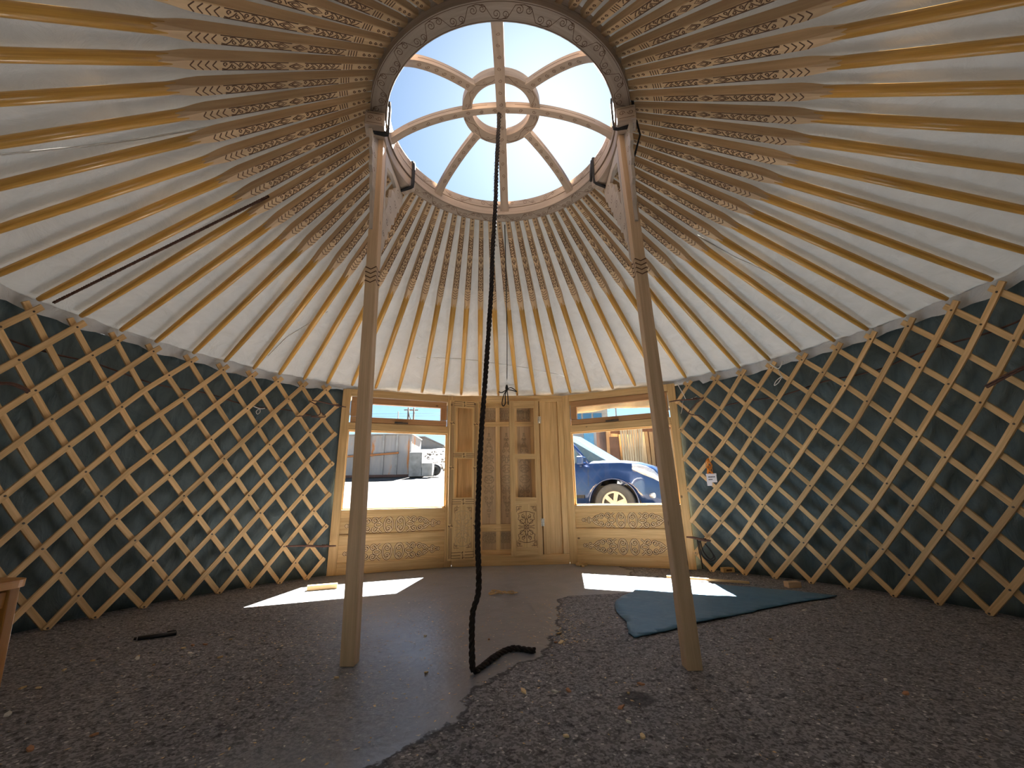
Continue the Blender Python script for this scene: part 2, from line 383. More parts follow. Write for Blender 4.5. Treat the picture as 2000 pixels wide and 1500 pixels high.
# ================================================================ OUTSIDE GROUND
def gz(x, y):
    P = [(-40, -.05), (3.0, -.03), (5.2, .24), (8, .30), (22, 1.93), (24, 2.2), (40, 5.55), (60, 7.0), (90, 7.6)]
    z = P[0][1]
    for (a, za), (b_, zb) in zip(P, P[1:]):
        if a <= y <= b_: z = za+(zb-za)*(y-a)/(b_-a)
    if y > 90: z = 7.6
    return z
mb = MB(); xs = [-80, -50, -35] + [-28+i*.7 for i in range(80)] + [35, 50, 80]
ys = [-40, -10, 0] + [2.2+.28*i for i in range(22)] + [8.6+.6*i for i in range(24)] + [23+1.2*i for i in range(32)] + [64, 75, 90, 130]
hid = lambda x, y: math.hypot(x, y) < 3.0
idx = {}
for i, x in enumerate(xs):
    for j, y in enumerate(ys):
        z = gz(x, y)
        if y > 4: z += .05*noise.noise(Vector((x*.8, y*.8, 0))) + (.22*noise.noise(Vector((x*.5, y*.5, 3))) if y > 23 else 0)
        if math.hypot(x, y) < 3.6: z = -.03
        idx[i, j] = len(mb.v); mb.v.append(Vector((x, y, z)))
for i in range(len(xs)-1):
    for j in range(len(ys)-1):
        q = [idx[i, j], idx[i+1, j], idx[i+1, j+1], idx[i, j+1]]
        mb.face(q, [(0, 0)]*4, 0, True)
def gravel():
    m, nt, b = newmat('pale_gravel')
    tc = N(nt, 'ShaderNodeTexCoord'); n1 = noiseN(nt, tc.outputs['Object'], 1.2, 8, .7); n2 = noiseN(nt, tc.outputs['Object'], 9, 6, .75)
    r = ramp(nt, n1.outputs[0], [(.35, (.070, .064, .056)), (.65, (.105, .098, .087))])
    r2_ = ramp(nt, n2.outputs[0], [(.38, (.45, .43, .40)), (.52, (1, 1, 1))])
    nt.links.new(mixc(nt, 1, r.outputs[0], r2_.outputs[0], 'MULTIPLY'), b.inputs['Base Color']); b.inputs['Roughness'].default_value = .95
    bump(nt, b, n2.outputs[0], .8, .06); return m
tag(mb.build('ground', gravel()), 'pale gravel yard rising behind the tent', None, kind='structure')

# ================================================================ TARP WALLS + CANVAS ROOF
def wall(name, a0, a1, label):
    mb = MB(); na = int((a1-a0)/1.0); nz_ = 24
    for i in range(na+1):
        th = D(a0+(a1-a0)*i/na)
        for j in range(nz_+1):
            z = -.01+2.0*j/nz_
            p = Vector((S(th)*3, Cc(th)*3, z))
            edge = 0.0
            r = 3.085 + .028*noise.noise(p*1.7) + .016*noise.noise(Vector((th*16, z*1.2, 2))) + .012*noise.noise(p*5)
            mb.v.append(Vector((S(th)*r, Cc(th)*r, z)))
    for i in range(na):
        for j in range(nz_):
            a = i*(nz_+1)+j; mb.face([a, a+nz_+1, a+nz_+2, a+1], [(0, 0)]*4, 0, True)
    return tag(mb.build(name, TARP, solid=.006), label, None, kind='structure')
wall('wall_left', -130, -38.0, 'dark blue-green tarpaulin wall behind the left lattice')
wall('wall_right', 36.0, 130, 'dark blue-green tarpaulin wall behind the right lattice')
wall('wall_back', 130, 230, 'dark blue-green tarpaulin wall behind the camera')

SL = .5213
def conez(r): return 3.085 - SL*(r-.84)
mb = MB(); na = 71*5; nr = 56
for i in range(na):
    th = 2*PI*i/na
    for j in range(nr+1):
        t = j/nr; r = .792+(3.24-.792)*t; cx = CXR*(1-t)
        p = Vector((S(th)*r, Cc(th)*r, 0))
        z = conez(r) + .047 + .009*min(1, max(0, (r-.83)/.2)) + .010*noise.noise(p*3.0+Vector((0, 0, 5)))*min(1, 6*t) + .006*noise.noise(Vector((th*22, r*2, 1)))*min(1, 6*t)
        z -= .010*S(PI*((i % 5)/5.0))*min(1, 6*t)
        if r < .85: z = min(z, 3.1395+(conez(.85)+.047-3.1395)*max(0, (r-.83)/.02))
        mb.v.append(Vector((p.x+cx, p.y, z)))
for i in range(na):
    for j in range(nr):
        a = i*(nr+1)+j; b_ = ((i+1) % na)*(nr+1)+j
        mb.face([a, a+1, b_+1, b_], [(0, 0)]*4, 0, True)
ceil = tag(mb.build('ceiling', CANVAS), 'off-white canvas roof sloping up to the round crown opening', None, kind='structure')
# scalloped hem of the canvas hanging behind the lattice heads
mb = MB(); na = 480
for i in range(na+1):
    th = 2*PI*i/na
    wv = .5+.5*noise.noise(Vector((S(th)*7, Cc(th)*7, 0)))
    low = 1.960-.060*wv-.015*abs(S(th*36))
    front = abs(math.atan2(S(th), Cc(th))) < D(43)
    if front: low = 1.965
    for k in range(5):
        t = k/4; r = 3.005+.012*t + .012*noise.noise(Vector((S(th)*14, Cc(th)*14, t*2)))
        mb.v.append(Vector((S(th)*r, Cc(th)*r, 2.03+(low-2.03)*t)))
for i in range(na):
    for k in range(4):
        a = i*5+k; mb.face([a, a+5, a+6, a+1], [(0, 0)]*4, 0, True)
mb.build('canvas_hem', CANVAS, ceil)
for P in ([(-2.6, -.77, 2.16), (-2.339, -.691, 2.301), (-2.111, -.599, 2.43), (-1.878, -.521, 2.558), (-1.546, -.428, 2.737)],
          [(1.47, .643, 2.717), (1.799, .709, 2.545), (2.266, .749, 2.31), (2.827, .886, 2.009), (2.96, .863, 1.95)],
          [(-1.08, 2.227, 2.278), (-.604, 2.354, 2.299), (-.253, 2.458, 2.276), (.234, 2.561, 2.222), (.671, 2.649, 2.137)],
          [(-1.718, 1.325, 2.44), (-2.132, 1.43, 2.234), (-2.387, 1.571, 2.082)]):
    Q = [Vector(p) for p in P]; pp = []
    for a, b_ in zip(Q, Q[1:]):
        for k in range(10):
            p = a.lerp(b_, k/10); r = math.hypot(p.x-CXR*.5, p.y); p.z = conez(r)+.046; pp.append(p)
    MB().tube(pp, .005, 5).build('seam', SEAM, ceil)

# ================================================================ ROOF POLES
LP = 2.41
def octo(x, w_, h, ch):
    c = ch; pts = [(-w_/2+c, -h/2), (w_/2-c, -h/2), (w_/2, -h/2+c), (w_/2, h/2-c), (w_/2-c, h/2), (-w_/2+c, h/2), (-w_/2, h/2-c), (-w_/2, -h/2+c)]
    return [(x, a, b_) for a, b_ in pts]
pole0 = empty('roof_pole')
mb = MB(); XS = 1.47
def rnd(x, r): return [(x, r*Cc(-PI/2-PI/8+k*PI/4), r*S(-PI/2-PI/8+k*PI/4)) for k in range(8)]
def rnd16(x, r): return [(x, r*Cc(2*PI*k/16), r*S(2*PI*k/16)) for k in range(16)]
mb.loft([rnd16(0, .014), rnd16(.04, .018), rnd16(.3, .0215), rnd16(.8, .0255), rnd16(XS-.05, .027)])
kid(pole0, mb.build('round_shaft', VARN, pole0))
mb = MB()
mb.loft([octo(XS-.10, .050, .050, .014), octo(XS-.05, .053, .053, .012), octo(XS, .056, .058, .007), octo(XS+.05, .056, .060, .003), octo(LP-.45, .046, .054, .003), octo(LP-.06, .036, .046, .003), octo(LP, .028, .036, .003)], sm=False)
def pole_face(u, v, h):
    if u < XS+.05: hh = .029+(u-XS)*.02
    elif u < LP-.45: hh = .030-(u-XS-.05)*.003/(LP-.5-XS)
    else: hh = .027-(u-LP+.45)*.004/.39
    return (u, v, -hh-h-.0004)
P = []
for k in range(4):
    x0 = XS+.015+k*.030
    P.append([(x0, 0), (x0+.020, .023), ]); P.append([(x0, 0), (x0+.020, -.023)])
def wh(u): return .0235-(u-XS)*.010
x = XS+.16; sg = 1
while x < LP-.24:
    if XS+.36 < x < XS+.46:
        c = x+.03
        for q in (1, .55): P.append([(c-.035*q, 0), (c, wh(c)*.85*q), (c+.035*q, 0), (c, -wh(c)*.85*q), (c-.035*q, 0)])
        x += .085; continue
    P.append(spiral(x, -sg*wh(x)*.35, wh(x)*.5, PI/2*sg, 1.1, sg, 12)); P.append([(x-.018, sg*wh(x)*.7), (x, sg*wh(x)*.85), (x+.016, sg*wh(x)*.3), (x+.028, -sg*wh(x)*.5)])
    x += .034; sg = -sg
for k in range(4): xx = LP-.215+k*.014; P.append([(xx, -wh(xx)), (xx, wh(xx))])
for k in range(3): P.append(spiral(LP-.13+k*.03, 0, .009, 0, 1.1, 1, 8))
for sy in (-1, 1): P.append([(XS+.14, sy*(wh(XS)-.001)), (LP-.23, sy*(wh(LP-.23)-.001))])
for l in P: mb.ribbon(l, .0056, pole_face, 1, 0)
kid(pole0, mb.build('carved_head', [HEAD, BURNT], pole0))
door_b = {-9: -43.5, -8: -38.4, -7: -33.2, -6: -28, -5: -22.5, -4: -17.3, -3: -13, -2: -8.4, -1: -3.8, 0: .9, 1: 5.3, 2: 9.7, 3: 14.1, 4: 18.9, 5: 24.3, 6: 29.5, 7: 35, 8: 40.7}
LN = [-43.5, -48.2, -53, -57.7, -62.7, -67.8, -73.4, -78.2, -83.2, -88.0]
RN = [40.7, 46.5, 51.4, 57.0, 62.3, 67.9, 72.9, 78.0, 83.3, 88.3]
def node(side, k):
    A = LN if side < 0 else RN; sg = -1 if side < 0 else 1
    if k >= 9: return A[9]+sg*5.108*(k-9)
    if k <= 0: return A[0]-sg*5.1*(-k)
    i = int(k); return A[i]+(A[i+1]-A[i])*(k-i)
ORD = ['', 'first', 'second', 'third', 'fourth', 'fifth', 'sixth', 'seventh', 'eighth', 'ninth', 'tenth', 'eleventh', 'twelfth', 'thirteenth', 'fourteenth', 'fifteenth', 'sixteenth', 'seventeenth', 'eighteenth', 'nineteenth', 'twentieth'] + ['twenty-'+s for s in ('first', 'second', 'third', 'fourth', 'fifth', 'sixth', 'seventh', 'eighth', 'ninth')] + ['thirtieth'] + ['thirty-'+s for s in ('first', 'second', 'third', 'fourth', 'fifth', 'sixth')]
for j in range(-36, 35):
    tb = door_b[j] if j in door_b else (node(-1, -j-9) if j < 0 else node(1, j-8))
    tt = -3.9+5.07*j
    B = Vector((2.955*S(D(tb)), 2.955*Cc(D(tb)), conez(2.955)+.003)); T = Vector((CXR+.815*S(D(tt)), .815*Cc(D(tt)), conez(.815)-.005))
    if abs(j) <= 8 and j > -9: B = Vector((2.93*S(D(tb)), 2.93*Cc(D(tb)), conez(2.93)+.004))
    x_ = (T-B).normalized(); y_ = Vector((0, 0, 1)).cross(x_).normalized(); z_ = x_.cross(y_)
    o = pole0 if j == 0 else copy_tree(pole0)
    Mx = Matrix((x_, y_, z_)).transposed().to_4x4() @ Matrix.Diagonal(((T-B).length/LP, 1, 1, 1)); Mx.translation = B
    o.matrix_world = Mx
    g = 'carved roof poles radiating from the crown'
    if j == 0: lb = 'carved roof pole above the door, just right of the hanging braided rope'
    elif -9 < j < 9: lb = f'carved roof pole on the front wall, {ORD[abs(j)]} {"left" if j<0 else "right"} of the one above the door'
    else: lb = f'roof pole rising from the {"left" if j<0 else "right"} lattice, {ORD[abs(j)-8]} from the window frame'
    tag(o, lb, 'roof pole', g)

# ================================================================ CROWN
crown = tag(empty('skylight_crown', (CXR, 0, 3.01)), 'round carved wooden crown ring with eight curved spokes around the skylight', 'crown ring')
def ring(mb, r0, r1, z0, z1, n=96, gap=None):
    secs = []
    for i in range(n+1):
        a = 2*PI*i/n; c, s_ = S(a), Cc(a); secs.append([(c*r0, s_*r0, z0), (c*r1, s_*r1, z0), (c*r1, s_*r1, z1), (c*r0, s_*r0, z1)])
    mb.loft(secs, sm=False, cap=False, vs=.1)
mb = MB(); ring(mb, .728, .826, 0, .060); ring(mb, .733, .822, .060, .066); ring(mb, .728, .826, .066, .128)
fb = lambda u, v, h: (S(u)*v, Cc(u)*v, -h-.0003)
NS = 44
for k in range(NS):
    a = 2*PI*k/NS; sg = 1 if k % 2 else -1; q = .80
    for (da, dv, sg2, r_) in ((0, .012*sg, sg, .021), (.085, -.014*sg, -sg, .019)):
        mb.ribbon([(a+da+x/.777, .777+dv+y) for x, y in spiral(0, 0, r_, PI/2*sg2, 1.4, sg2, 16)], .0035, fb, 1, 0)
    mb.ribbon([(a+x/.777, .777+y) for x, y in [(-.05, .03*sg), (-.02, .036*sg), (.02, .03*sg), (.05, -.02*sg), (.08, -.034*sg)]], .0035, fb, 1, 0)
for rr_ in (.735, .819): mb.ribbon([(2*PI*i/120, rr_) for i in range(121)], .003, fb, 1, 0)
fi = lambda u, v, h: (S(u)*(.728-h-.0004), Cc(u)*(.728-h-.0004), v)
for k in range(26):
    a = 2*PI*k/26; sg = 1 if k % 2 else -1
    for zc in (.097,):
        mb.ribbon([(a+x/.728, zc+y) for x, y in spiral(0, .004*sg, .020, PI/2*sg, 1.3, sg, 14)], .003, fi, 1, 0)
        mb.ribbon([(a+.09+x/.728, zc+y) for x, y in spiral(0, -.006*sg, .015, -PI/2*sg, 1.3, -sg, 12)], .003, fi, 1, 0)
        mb.ribbon([(a+x/.728, zc+y) for x, y in [(-.05, .02*sg), (0, .026*sg), (.05, -.01*sg), (.09, -.024*sg)]], .003, fi, 1, 0)
kid(crown, mb.build('outer_ring', [RINGW, BURNT], crown, bevel=.002))
ZI = .262      # underside of the little ring above crown base
mb = MB(); 
secs = []
for i in range(65):
    a = 2*PI*i/64; c, s_ = S(a), Cc(a); secs.append([(c*.198, s_*.198, ZI), (c*.262, s_*.262, ZI-.012), (c*.262, s_*.262, ZI+.055), (c*.198, s_*.198, ZI+.067)])
mb.loft(secs, sm=False, cap=False, vs=.06)
fq = lambda u, v, h: (S(u)*v, Cc(u)*v, ZI-.006-.0012-(v-.2335)*.21-h)
for k in range(14):
    a = 2*PI*k/14; sg = 1 if k % 2 else -1
    mb.ribbon([(a+x/.233, .233+.006*sg+y) for x, y in spiral(0, 0, .016, PI/2*sg, 1.4, sg, 12)], .003, fq, 1, 0)
    mb.ribbon([(a+x/.233, .233+y) for x, y in [(-.045, .016*sg), (0, .022*sg), (.03, 0), (.06, -.02*sg)]], .003, fq, 1, 0)
mb.build('inner_ring', [RINGW, BURNT], crown, bevel=.0015)
def arch_z(r): return .045 + (ZI+.03-.045)*(1-(r/.728)**2)**.80 if r < .728 else .045
def spoke(a, r0, r1, wd, hh, name):
    mb = MB(); secs = []; nn = 18
    dx, dy = S(a), Cc(a); px, py = dy, -dx
    for i in range(nn+1):
        r = r0+(r1-r0)*i/nn; z = arch_z(min(abs(r), .7279)); w2 = wd/2*(1.15 if i in (0, nn) else 1)
        secs.append([(dx*r+px*q*w2, dy*r+py*q*w2, z+e*hh/2) for q, e in ((-1, -1), (1, -1), (1, 1), (-1, 1))])
    mb.loft(secs, sm=False, vs=.03)
    for sgn in (-1, 1):
        rr = [r0+(r1-r0)*(.15+.7*i/12) for i in range(13)]
        o = len(mb.v)
        for r in rr:
            z = arch_z(min(abs(r), .7279))
            for dz in (-.001, .002): mb.v.append(Vector((dx*r+px*sgn*(wd/2+.0006), dy*r+py*sgn*(wd/2+.0006), z+dz)))
        for i in range(12): mb.face([o+2*i, o+2*i+2, o+2*i+3, o+2*i+1], [(0, 0)]*4, 1)
    fs = lambda u, v, h: (dx*u+px*v, dy*u+py*v, arch_z(min(abs(u), .7279))-hh/2-.0016)
    for i in range(7):
        r = r0+(r1-r0)*(i+.7)/8.4; sg = 1 if i % 2 else -1
        mb.ribbon([(r+x, y) for x, y in spiral(0, 0, .014, 0, 1.3, sg, 10)], .003, fs, 1, 0)
    mb.build('spoke', [RINGW, BURNT], crown, bevel=.0015)
for k in range(8):
    a = PI/4*k
    if k % 2: spoke(a, .25, .735, .056, .045, 'spoke')
    else: spoke(a, -.02, .735, (.064 if k in (0, 4) else .050), .048, 'spoke')
# skylight glazing is open; small loops of cord hang at the rim

# ================================================================ POSTS
def post(foot, top, side, label):
    e = tag(empty('support_post', foot), label, 'post', 'square wooden posts holding up the crown')
    f = Vector(foot); t = Vector(top)-f; L = t.length
    M3 = Matrix.Shear('XY', 4, (t.x/t.z, t.y/t.z))
    def fn(u, v, h): return (u, v, h)
    mb = MB(); hw = .0345; hb = .029
    def sec(z):
        k = 1-.12*(z/t.z); return [(t.x*z/t.z+a*hw*k, t.y*z/t.z+b_*hw*k, z) for a, b_ in ((-1, -1), (1, -1), (1, 1), (-1, 1))]
    mb.loft([sec(0), sec(1.0), sec(2.0), sec(t.z)], sm=False, vs=.09)
    # burnt chevrons near z 1.98
    k = 1-.12*(1.98/t.z); h_ = hw*k
    for i in range(4):
        z0 = 1.95+.028*i
        for (ax, sg) in ((1, -1), (0, 1), (0, -1), (1, 1)):
            def ff(u, v, h, ax=ax, sg=sg):
                c = (t.x*v/t.z, t.y*v/t.z); d = sg*(h_+.0012)
                return (c[0]+u, c[1]+d, v) if ax == 1 else (c[0]+d, c[1]+u, v)
            mb.ribbon([(-h_, z0+.016), (0, z0), (h_, z0+.016)], .007, ff, 1, 0)
    mb.build('shaft', [POSTW, BURNT], e, bevel=.004)
    # capital beam following the ring
    cxl = CXR-f.x; cyl = -f.y
    mb = MB(); secs = []; bz = 2.935
    a0, a1 = (D(-106), D(-62)) if side < 0 else (D(106), D(62))
    for i in range(15):
        a = a0+(a1-a0)*i/14; secs.append([(cxl+S(a)*r, cyl+Cc(a)*r, z) for r, z in ((.738, bz), (.832, bz), (.832, bz+.073), (.738, bz+.073))])
    mb.loft(secs, sm=False, vs=.08)
    cb = mb.build('capital_beam', RINGW, e, bevel=.004)
    # head block carved at the near end
    ah = D(-103) if side < 0 else D(103)
    mb = MB(); R3 = Matrix.Translation((cxl+S(ah)*.785, cyl+Cc(ah)*.785-.03, bz+.02)) @ Matrix.Rotation(-ah + (PI/2 if side > 0 else -PI/2), 4, 'Z')
    mb.box((0, 0, 0), (.112, .10, .10), R3)
    fe = lambda u, v, h: tuple(R3 @ Vector((u, -.0508-h, v)))
    engrave(mb, [spiral(-.025, 0, .018, 0, 1.3, 1, 12), spiral(.025, 0, .018, PI, 1.3, 1, 12), [(-.045, .035), (.045, .035)], [(-.045, -.035), (.045, -.035)]], fe, .0035)
    mb.build('head_block', [RINGW, BURNT], e, bevel=.003)
    # pierced scalloped brackets, thin boards in the plane of the ring tangent
    xw = t.x + (.012 if side < 0 else -.012)
    far = [(-.02, 2.93), (.46, 2.93), (.455, 2.86), (.43, 2.80), (.40, 2.785), (.385, 2.72), (.345, 2.70), (.33, 2.64), (.30, 2.62), (.285, 2.55), (.235, 2.52), (.215, 2.45), (.18, 2.44), (.165, 2.36), (.125, 2.33), (.11, 2.26), (.075, 2.22), (.062, 2.10), (.036, 2.08), (.030, 2.06)]
    hole = [(.09, 2.84), (.20, 2.88), (.30, 2.86), (.27, 2.79), (.21, 2.77), (.20, 2.70), (.15, 2.66), (.13, 2.58), (.10, 2.52), (.085, 2.62), (.09, 2.72)]
    y0 = t.y
    fn2 = lambda u, v, h: (xw+h + (v-2.9)*(t.x/t.z)*.6, y0*(v/2.95)+u, v)
    mb = MB(); mb.prism(far, fn2, -.011, .011, holes=[hole])
    for s_ in (-.0118, .0118):
        ff = lambda u, v, h, s_=s_: fn2(u, v, s_)
        for l in (spiral(.35, 2.84, .04, 0, 1.4, 1), spiral(.29, 2.72, .03, 0, 1.3, -1), spiral(.20, 2.60, .028, 1, 1.3, 1), spiral(.14, 2.47, .024, 0, 1.3, -1), spiral(.09, 2.35, .02, 2, 1.3, 1), [(.05, 2.9), (.06, 2.6), (.05, 2.3), (.045, 2.12)]):
            mb.ribbon(l, .0035, ff, 1, 0)
    mb.build('scalloped_bracket', [BRACKW, BURNT], e)
    near = [(.02, 2.93), (-.155, 2.93), (-.15, 2.88), (-.125, 2.85), (-.13, 2.79), (-.105, 2.76), (-.11, 2.68), (-.085, 2.65), (-.085, 2.56), (-.062, 2.53), (-.06, 2.44), (-.042, 2.40), (-.040, 2.30), (.02, 2.28)]
    xo = t.x + (-.012 if side < 0 else .012)
    fn3 = lambda u, v, h: (xo+h + (v-2.9)*(t.x/t.z)*.6, y0*(v/2.95)+u, v)
    mb = MB(); mb.prism(near, fn3, -.010, .010)
    for s_ in (-.0108, .0108):
        ff = lambda u, v, h, s_=s_: fn3(u, v, s_)
        for l in (spiral(-.10, 2.87, .022, 0, 1.3, 1), spiral(-.08, 2.78, .018, 0, 1.3, -1), spiral(-.07, 2.68, .015, 0, 1.3, 1)): mb.ribbon(l, .003, ff, 1, 0)
    mb.build('scalloped_bracket', [BRACKW, BURNT], e)
    return e
post((-.787, -.020, 0), (-.815, -.085, 2.94), -1, 'square wooden post with scalloped brackets standing in front of the left window')
post((.780, -.125, 0), (.728, -.085, 2.94), 1, 'square wooden post with scalloped brackets standing in front of the right window')

def cordobj(name, pts, r, m, label, cat, group=None, n=7):
    return tag(MB().tube(pts, r, n).build(name, m), label, cat, group)
def loop_around(a, r0, r1, z0, z1, tilt=0):
    """closed lashing around the ring + beam section at azimuth a"""
    pts = []
    for t in range(25):
        q = 2*PI*t/24; rr = (r0+r1)/2+(r1-r0)/2*max(-1, min(1, 1.35*Cc(q))); zz = (z0+z1)/2+(z1-z0)/2*max(-1, min(1, 1.35*S(q)))
        aa = a+tilt*Cc(q); pts.append((CXR+S(aa)*rr, Cc(aa)*rr, zz))
    return pts
for a, lb in ((D(-104), 'black lashing around the near end of the left post head'), (D(-66), 'black lashing around the far end of the left post beam'), (D(104), 'black lashing around the near end of the right post head'), (D(66), 'black lashing around the far end of the right post beam')):
    mb = MB(); big = abs(a) > 1.6
    for k in range(3 if big else 2):
        mb.tube(loop_around(a+.012*k*(1 if a > 0 else -1), .716, .842, 2.908 if big else 2.925, 3.145, .01*(k-1)), .007, 6)
    if a > 1.6:
        mb.tube([(CXR+.845, -.16, 3.0), (.83, -.12, 2.93), (.815, -.02, 2.86), (.80, .05, 2.80), (.80, .10, 2.83), (.81, .06, 2.9), (.815, 0, 2.82), (.795, -.03, 2.74)], .006, 6)
    if 0 < a < 1.6:
        mb.tube([(.612, .30, 3.13), (.600, .30, 3.02), (.598, .31, 2.96)], .010, 6)
    tag(mb.build('lashing_rope', CORD), lb, 'rope', 'dark lashings on the crown')
cordobj('lashing_rope', [(-.87, .16, 3.06), (-.885, .14, 2.99), (-.90, .12, 2.96), (-.92, .15, 2.99), (-.90, .18, 3.03), (-.885, .17, 2.96), (-.89, .2, 2.9)], .008, CORD, 'small dark knot tied beside the left post between roof poles', 'rope', 'dark lashings on the crown')

# ================================================================ HANGING ROPE
def catmull(P, n=8):
    P = [Vector(p) for p in P]; Q = [P[0]]+P+[P[-1]]; out = []
    for i in range(1, len(Q)-2):
        a, b_, c, d = Q[i-1:i+3]
        for k in range(n):
            t = k/n; out.append(.5*((2*b_)+(c-a)*t+(2*a-5*b_+4*c-d)*t*t+(3*b_-a-3*c+d)*t**3))
    out.append(Q[-2]); return out
def braid(mb, path, rs, ro, pitch_, n=6, step=.011):
    P = [Vector(p) for p in path]; L = [0]
    for a, b_ in zip(P, P[1:]): L.append(L[-1]+(b_-a).length)
    tot = L[-1]; N_ = int(tot/step); strands = [[], [], []]; i = 0
    a_ = (P[1]-P[0]).orthogonal().normalized()
    for k in range(N_+1):
        d = tot*k/N_
        while i < len(P)-2 and L[i+1] < d: i += 1
        t = (d-L[i])/max(1e-9, L[i+1]-L[i]); p = P[i].lerp(P[i+1], t); tn = (P[i+1]-P[i]).normalized()
        a_ = (a_-tn*a_.dot(tn)).normalized(); b_ = tn.cross(a_)
        wob = 1+.25*noise.noise(Vector((d*9, 0, 0)))
        for s_ in range(3):
            an = 2*PI*(d/pitch_)+s_*2*PI/3; strands[s_].append(p+(a_*Cc(an)+b_*S(an))*ro*wob)
    for s_ in strands: mb.tube(s_, rs, n)
rp = [(-.055, .02, 3.33), (-.062, .03, 3.185), (-.078, .016, 2.817), (-.086, .005, 2.534), (-.103, -.008, 2.231), (-.112, -.022, 1.948), (-.127, -.035, 1.682), (-.146, -.051, 1.374), (-.166, -.069, 1.062), (-.176, -.085, .801), (-.180, -.1, .583), (-.172, -.118, .335), (-.199, -.126, .229), (-.198, -.141, .06), (-.186, -.157, .014), (-.15, -.09, .012), (-.108, .001, .013), (-.062, .087, .012), (-.011, .12, .014), (.04, .104, .013), (.09, .08, .014)]
mb = MB(); braid(mb, catmull(rp, 6), .0072, .0078, .085)
for k in range(60):
    z = 2.2+1.0*random.random(); y = .03-.03*(3.2-z); x = -.06-.03*(3.2-z)/.7
    a = random.random()*2*PI; d = Vector((Cc(a), S(a), -.5-random.random())); p = Vector((x, y, z))
    mb.tube([p, p+d*.012, p+d*.024+Vector((0, 0, -.006))], .0008, 4)
tag(mb.build('braided_rope', DARKHAIR), 'thick dark braided hair rope hanging from the crown centre to the floor', 'rope')
mb = MB(); mb.tube([(-.055, .02+.0, 3.30), (-.058, .02, 3.27), (-.06, .02, 3.25)], [.018, .024, .012], 8)
# end tassel
cordobj('hanging_cord', catmull([(-.045, .85, 3.0), (-.05, 1.4, 2.75), (-.06, 2.1, 2.42), (-.08, 2.80, 2.12)], 6), .0045, CORD, 'thin black cord running from the crown rim down to the knot above the door', 'cord')
mb = MB()
K = Vector((-.082, 2.79, 2.06))
mb.tube([K+Vector((0, 0, .04)), K, K+Vector((0, 0, -.035))], [.010, .020, .014], 8)
for P in ([(0, 0, -.02), (.05, -.01, .0), (.10, -.01, -.03), (.12, 0, -.05), (.06, 0, -.03), (0, 0, -.02)], [(0, 0, -.02), (-.04, -.02, -.10), (-.06, -.03, -.20), (-.045, -.03, -.235), (-.02, -.03, -.20), (-.02, -.02, -.1), (0, 0, -.02)], [(0, 0, -.02), (.01, -.02, -.1), (.015, -.03, -.22)], [(0, 0, -.02), (-.06, -.01, -.06), (-.1, -.01, -.05)]):
    mb.tube(catmull([K+Vector(p) for p in P], 6), .006, 6)
tag(mb.build('knotted_cord', CORD), 'black looped knot of cord hanging over the top of the door frame', 'cord')
q = catmull([(-2.93, .168, 1.995), (-2.5, .143, 2.225), (-2.05, .117, 2.465), (-1.60, .09, 2.705)], 6)
mb = MB(); braid(mb, q, .0052, .0048, .05)
tag(mb.build('braided_rope', LEATHER), 'brown braided rope stretched along a left roof pole on its canvas side', 'rope')

# ================================================================ LATTICE
ZT, ZB = 1.905, .010
def slat_pts(mb, side, k_top, dirn, r, kmin, kmax, wd=.037, th=.013, knots=False):
    """dirn +1: theta grows with height. k counts away from the door."""
    sgn = side*dirn          # dk/dz sign per node
    path = []; n_ = 22
    for i in range(n_+1):
        z = .0+1.955*i/n_; k = k_top - sgn*6*(ZT-z)/(ZT-ZB)
        path.append((k, z))
    out = []
    for (k0, z0), (k1, z1) in zip(path, path[1:]):
        ts = sorted([0, 1]+[t for t in ((kmin-k0)/(k1-k0), (kmax-k0)/(k1-k0)) if 0 < t < 1])
        for t in ts:
            k, z = k0+(k1-k0)*t, z0+(z1-z0)*t
            if kmin-1e-6 <= k <= kmax+1e-6 and (not out or abs(z-out[-1][1]) > 1e-4): out.append((k, z))
    path = out
    if len(path) < 2: return None
    secs = []; P3 = []
    for k, z in path:
        th_ = D(node(side, k)); P3.append(Vector((S(th_)*r, Cc(th_)*r, z)))
    for i, p in enumerate(P3):
        tn = (P3[min(i+1, len(P3)-1)]-P3[max(i-1, 0)]).normalized(); rad = Vector((p.x, p.y, 0)).normalized()
        b_ = tn.cross(rad).normalized()
        secs.append([p+b_*wd/2-rad*th/2, p-b_*wd/2-rad*th/2, p-b_*wd/2+rad*th/2, p+b_*wd/2+rad*th/2])
    mb.loft(secs, sm=False, vs=.037)
    if knots:
        h = k_top*2
        for q in range(0, 13):
            z = ZT-(ZT-ZB)*q/12; k = k_top-sgn*6*(ZT-z)/(ZT-ZB)
            if q % 2 != int(abs(k_top)) % 2 and 0 < q < 12: continue
            if not (path[0][0]-.2 <= k <= path[-1][0]+.2 or path[-1][0]-.2 <= k <= path[0][0]+.2): continue
            th_ = D(node(side, k)); p = Vector((S(th_)*(r-th/2), Cc(th_)*(r-th/2), z)); rad = Vector((p.x, p.y, 0)).normalized()
            mb.tube([p+rad*.002, p-rad*.004], .0065, 6, 1)
    return True
